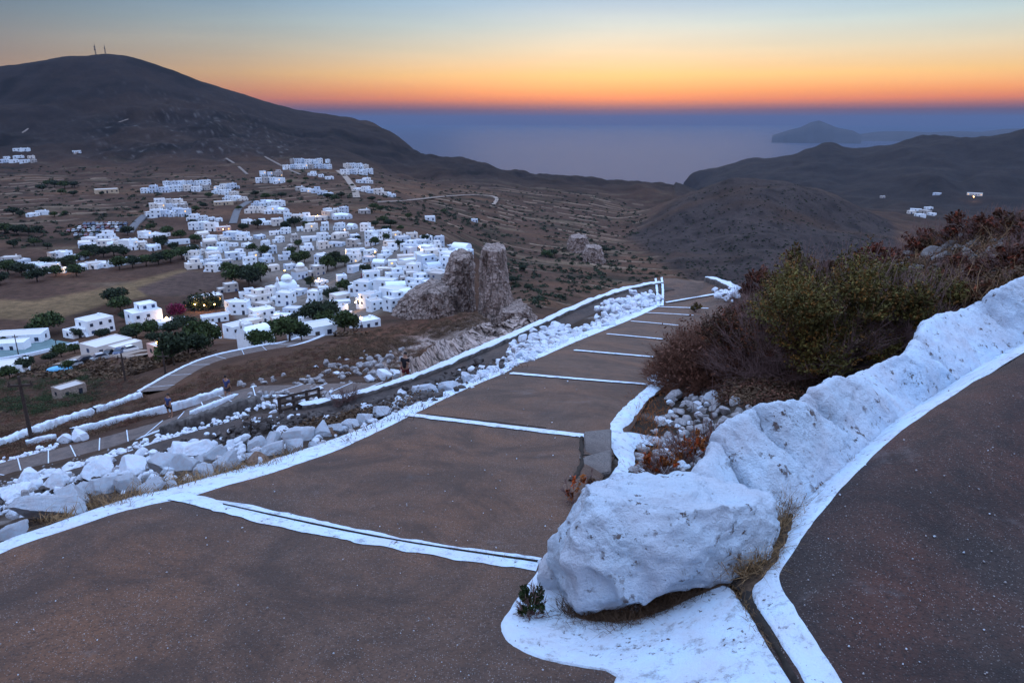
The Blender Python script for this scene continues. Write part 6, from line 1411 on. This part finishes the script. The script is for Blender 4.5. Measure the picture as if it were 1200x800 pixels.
for x, y in zip(RNG.uniform(1030, 1180, 170), RNG.uniform(270, 325, 170)):
    w_ = hit(x, y, 6, 50, ZB, 500); dep = w_[1] * CP - w_[2] * SP; sp.append((w_[0], w_[1], w_[2] + .02, random.uniform(4, 12) * dep / FPX, 1))
heap('rubble', 'grey rock slabs showing through the right hillside heath', 'rubble', sp, [M_WASHR, M_SLABG], 33)['kind'] = 'stuff'
M_SLAB = mat_paving('step_stone', (.13, .115, .112), (.12, .09, .08), (.08, .07, .07), .3)
ribbon('step_joint', [(682, 512), (681, 525), (683, 540), (677, 558), (668, 566)], (.05, .04, .05, .06), .02, m_crack, 50, .02)
ribbon('step_joint', [(682, 538), (700, 539), (718, 539)], .03, .03, m_crack, 30, .01)
# broken stone step
for k, (poly, hgt, lab) in enumerate((([(686, 535), (684, 516), (716, 519), (716, 536)], .10, 'upper grey stone slab of the broken step'), ([(678, 556), (684, 540), (716, 541), (716, 558)], .055, 'lower grey stone slab of the broken step'))):
    P = on_base(np.array(poly, float)); P[:, 2] = P[:, 2].mean() + hgt; c_ = P.mean(0); bm = bmesh.new(); vs = [bm.verts.new(q - c_) for q in P]; f = bm.faces.new(vs); ex = bmesh.ops.extrude_face_region(bm, geom=[f])
    for v in [g_ for g_ in ex['geom'] if isinstance(g_, bmesh.types.BMVert)]: v.co.z -= .16
    bmesh.ops.recalc_face_normals(bm, faces=bm.faces); bmesh.ops.bevel(bm, geom=bm.edges[:], offset=.012, segments=2, affect='EDGES'); me = bpy.data.meshes.new('step_slab'); bm.to_mesh(me); bm.free(); me.materials.append(M_SLAB); tag(link('step_slab', me, None, c_), lab, 'step slab')

# ---- scrub: thousands of low clumps on the slopes and terraces, as ground cover
def clump_tpl(k, n, size):
    rg = np.random.default_rng(900 + k); d = rg.normal(size=(n, 3)) * np.array([1, 1, .8]) + np.array([0, 0, .4]); d /= np.linalg.norm(d, axis=1)[:, None]; P = d * np.array([1, 1, .75]) * rg.uniform(.45, 1.05, n)[:, None] * (1 + .3 * fbm(d * 2 + k, 2))[:, None] + np.array([0, 0, .2])
    q = d + rg.normal(size=d.shape) * .7; q /= np.linalg.norm(q, axis=1)[:, None]; return leaf_quads(P, q, size, 1.7, k)[0]
TPL_FAR = [clump_tpl(k, 34, .42) for k in range(6)]; TPL_NEAR = [clump_tpl(k, 130, .115) for k in range(6)]
def scrub(name, label, polys, n, wpx, r0, r1, mat, seed, size_m=None, flat=.7, Z=None):
    rg = np.random.default_rng(seed); poly = np.array(polys, float); lo, hi = poly.min(0), poly.max(0); P = []
    q = rg.uniform(lo, hi, (int(n * 2.5), 2)); q = q[poly_sd(q, poly) < 0][:n]; W3 = hit(q[:, 0], q[:, 1], r0, r1)
    r = np.hypot(W3[:, 0], W3[:, 1]); dens = fbm(W3 / np.array([.06, .06, 1e9]) / np.maximum(r.mean(), 1) * 1.0, 3); keep = (r < r1 * .98) & (dens > rg.uniform(-.5, .25, len(r))); 
    cal = _bil(M_CALM, W3[:, 0], W3[:, 1]); keep &= cal < .25; W3, r = W3[keep], r[keep]
    s = (rg.uniform(*wpx, len(r)) * r / FPX / 2) if size_m is None else rg.uniform(*size_m, len(r)); Vs, Cs = [], []
    for k in range(6):
        idx = np.where(np.arange(len(r)) % 6 == k)[0]
        if not len(idx): continue
        T = (TPL_NEAR if r1 <= 210 else TPL_FAR)[k]; a = rg.uniform(0, 6.28, len(idx)); ca, sa = np.cos(a), np.sin(a); X = T[None, :, 0] * ca[:, None] - T[None, :, 1] * sa[:, None]; Y = T[None, :, 0] * sa[:, None] + T[None, :, 1] * ca[:, None]
        V = np.stack([X, Y, np.broadcast_to(T[None, :, 2] * flat, X.shape)], -1) * s[idx][:, None, None] + W3[idx][:, None]; Vs.append(V.reshape(-1, 3)); Cs.append(np.repeat(rg.uniform(.55, 1.35, (len(idx), 1)) * np.array([1, 1, 1]), len(T), 0) * np.repeat(rg.uniform(.7, 1.2, len(V.reshape(-1, 3)) // 4), 4)[:, None])
    V = np.concatenate(Vs); o = link(name, mesh_from(name, V, np.arange(len(V)).reshape(-1, 4), mat, False, np.concatenate(Cs))); return tag(o, label, 'scrub', None, 'stuff')
SL = [(-30, 560), (-30, 440), (100, 432), (200, 445), (260, 420), (380, 395), (440, 400), (520, 400), (470, 440), (420, 470), (300, 500), (150, 540)]
scrub('heath', 'reddish brown heath covering the slope below the path', SL, 5200, (5, 13), 24, 140, M_BROWNL, 1, (.18, .45))
scrub('heath', 'dull brown heath covering the slope below the path', SL, 4200, (5, 13), 24, 200, M_HEATH, 2, (.2, .6))
scrub('heath', 'straw coloured dry grass clumps on the slope below the path', SL, 1500, (4, 9), 24, 140, M_STRAW, 3, (.12, .3))
scrub('heath', 'dark green scrub at the foot of the slope', [(-30, 480), (-30, 430), (60, 428), (130, 440), (110, 470), (30, 490)], 500, (8, 20), 60, 205, M_DGREEN, 4, (.5, 1.1))
scrub('heath', 'red heath on the shelf before the promontory', [(380, 415), (420, 392), (500, 372), (580, 362), (600, 372), (540, 388), (490, 402), (440, 420), (390, 440)], 2600, (4, 8), 70, 208, M_HEATH, 5, (.3, .7))
scrub('heath', 'dark scrub between the path edge and the second ramp', [(300, 520), (350, 490), (430, 478), (480, 455), (540, 432), (600, 405), (620, 408), (560, 440), (470, 480), (400, 508)], 900, (5, 10), 9, 45, M_HEATH, 6, (.12, .3))
scrub('scrub', 'dark green scrub in bands over the terraces', [(440, 240), (560, 215), (700, 225), (760, 250), (740, 290), (790, 320), (700, 340), (620, 365), (590, 330), (560, 280), (470, 262)], 1900, (2, 6), 260, 1300, M_TREED, 7, (.8, 2.4))
scrub('scrub', 'dark green bushes dotting the plain around town', [(-30, 300), (-30, 195), (300, 195), (480, 205), (560, 215), (470, 260), (300, 235), (160, 270)], 1200, (2, 6), 300, 1500, M_TREED, 8, (.8, 2.6))
scrub('scrub', 'dark bushes dotting the middle valley hill', [(740, 285), (790, 240), (850, 212), (930, 212), (1040, 260), (1050, 320), (880, 335), (800, 330)], 1500, (1.5, 4), 300, 1000, M_TREED, 9, (.5, 1.4))
scrub('scrub', 'brown scrub over the front plateau edge', [(-30, 440), (60, 425), (180, 420), (330, 402), (430, 392), (400, 410), (300, 425), (200, 445), (60, 445)], 1200, (3, 8), 120, 300, M_HEATH, 10, (.5, 1.4))
scrub('heath', 'low brown heath covering the near right hillside', [(850, 470), (880, 380), (960, 345), (1080, 300), (1220, 255), (1220, 320), (1100, 380), (1000, 430), (900, 480)], 2600, (6, 16), 5, 40, M_BROWNL, 11, (.08, .26))
scrub('heath', 'dull heath covering the near right hillside', [(850, 470), (880, 380), (960, 345), (1080, 300), (1220, 255), (1220, 320), (1100, 380), (1000, 430), (900, 480)], 2600, (6, 16), 5, 40, M_HEATH, 12, (.08, .3))
print('trees', NT[0])
# ------------------------------------------------------------------ haze: one closed volume of even density
mh = bpy.data.materials.new('evening_haze'); mh.use_nodes = True; nt = mh.node_tree; nt.nodes.clear()
o_ = nt.nodes.new('ShaderNodeOutputMaterial'); vp = nt.nodes.new('ShaderNodeVolumePrincipled')
vp.inputs['Color'].default_value = HAZE_COL; vp.inputs['Density'].default_value = HAZE_DEN; vp.inputs['Anisotropy'].default_value = 0.15
nt.links.new(vp.outputs[0], o_.inputs['Volume'])
hb = MB(); hb.box(-47000, 47000, -5000, 47000, -432, 190)
hz = link('haze', hb.mesh('haze', mh)); hz['kind'] = 'stuff'

# ------------------------------------------------------------------ sky and light
w = bpy.data.worlds.new('World'); scn.world = w; w.use_nodes = True; nt = w.node_tree; nt.nodes.clear()
wo = nt.nodes.new('ShaderNodeOutputWorld'); bg = nt.nodes.new('ShaderNodeBackground'); nt.links.new(bg.outputs[0], wo.inputs[0])
g = N(nt, 'Generated')
sx = nt.nodes.new('ShaderNodeSeparateXYZ'); nt.links.new(g.coord, sx.inputs[0])
zz = g.math('MULTIPLY', g.math('MAXIMUM', sx.outputs[2], 0.0), 1.0)
zr = g.math('POWER', zz, .5)
q = lambda z: math.sqrt(z)
west = g.ramp(zr, [(q(s), c) for s, c in SKY_W])
east = g.ramp(zr, [(q(s), c) for s, c in SKY_E])
# the afterglow lies to the west (+Y, a little to the right) and thins out round the horizon
az_ = g.math('ADD', g.math('MULTIPLY', sx.outputs[1], .955), g.math('MULTIPLY', sx.outputs[0], .297))
colr = g.mix(g.ramp(g.math('ADD', g.math('MULTIPLY', az_, .5), .5), [(.45, 0), (.80, .16), (.90, .5), (.96, .86), (.995, 1)]), east, west)
# faint uneven veils
mp = nt.nodes.new('ShaderNodeMapping'); nt.links.new(g.coord, mp.inputs[0]); mp.inputs['Scale'].default_value = (2, 2, 26)
veil = g.noise(1.6, 3, .5, vec=mp.outputs[0])
colr = g.mix(1.0, colr, g.ramp(veil, [(.3, (.94, .95, .97)), (.7, (1.05, 1.03, 1.02))]), 'MULTIPLY')
sky = nt.nodes.new('ShaderNodeTexSky'); sky.sky_type = 'NISHITA'; sky.sun_disc = False
sky.sun_elevation = R(1.5); sky.sun_rotation = R(8); sky.altitude = 330; sky.dust_density = 2.5; sky.ozone_density = 3
nm = g.mix(1.0, sky.outputs[0], (.02, .02, .02), 'MULTIPLY')
colr = g.mix(1.0, colr, nm, 'ADD')
nt.links.new(colr, bg.inputs[0]); bg.inputs[1].default_value = SKY_STRENGTH
sl = bpy.data.lights.new('afterglow_sun', 'SUN'); sl.energy = SUN_E; sl.angle = R(25); sl.color = (1, .72, .5)
so = bpy.data.objects.new('afterglow_sun', sl); COL.objects.link(so)
sd = Vector((math.sin(R(8)) * math.cos(R(9)), math.cos(R(8)) * math.cos(R(9)), math.sin(R(9))))
so.rotation_euler = (-sd).to_track_quat('-Z', 'Y').to_euler()

cam = bpy.data.cameras.new('camera'); cam.sensor_width = 36; cam.lens = FPX / 1200 * 36; cam.clip_start = .05; cam.clip_end = 120000
co = bpy.data.objects.new('camera', cam); COL.objects.link(co); co.rotation_euler = (math.pi / 2 - PITCH, 0, 0)
scn.camera = co
scn.view_settings.view_transform = 'Standard'; scn.view_settings.look = 'None'; scn.view_settings.exposure = EXPOSURE; scn.view_settings.gamma = 1
scn.view_settings.use_curve_mapping = False
scn.render.engine = 'CYCLES'
cy = scn.cycles
cy.use_denoising = True
try: cy.denoiser = 'OPENIMAGEDENOISE'; cy.denoising_input_passes = 'RGB_ALBEDO_NORMAL'; cy.denoising_prefilter = 'ACCURATE'
except Exception: pass
cy.max_bounces = 6; cy.diffuse_bounces = 3; cy.glossy_bounces = 2; cy.transmission_bounces = 2; cy.volume_bounces = 0; cy.transparent_max_bounces = 8
cy.caustics_reflective = False; cy.caustics_refractive = False; cy.sample_clamp_indirect = 4
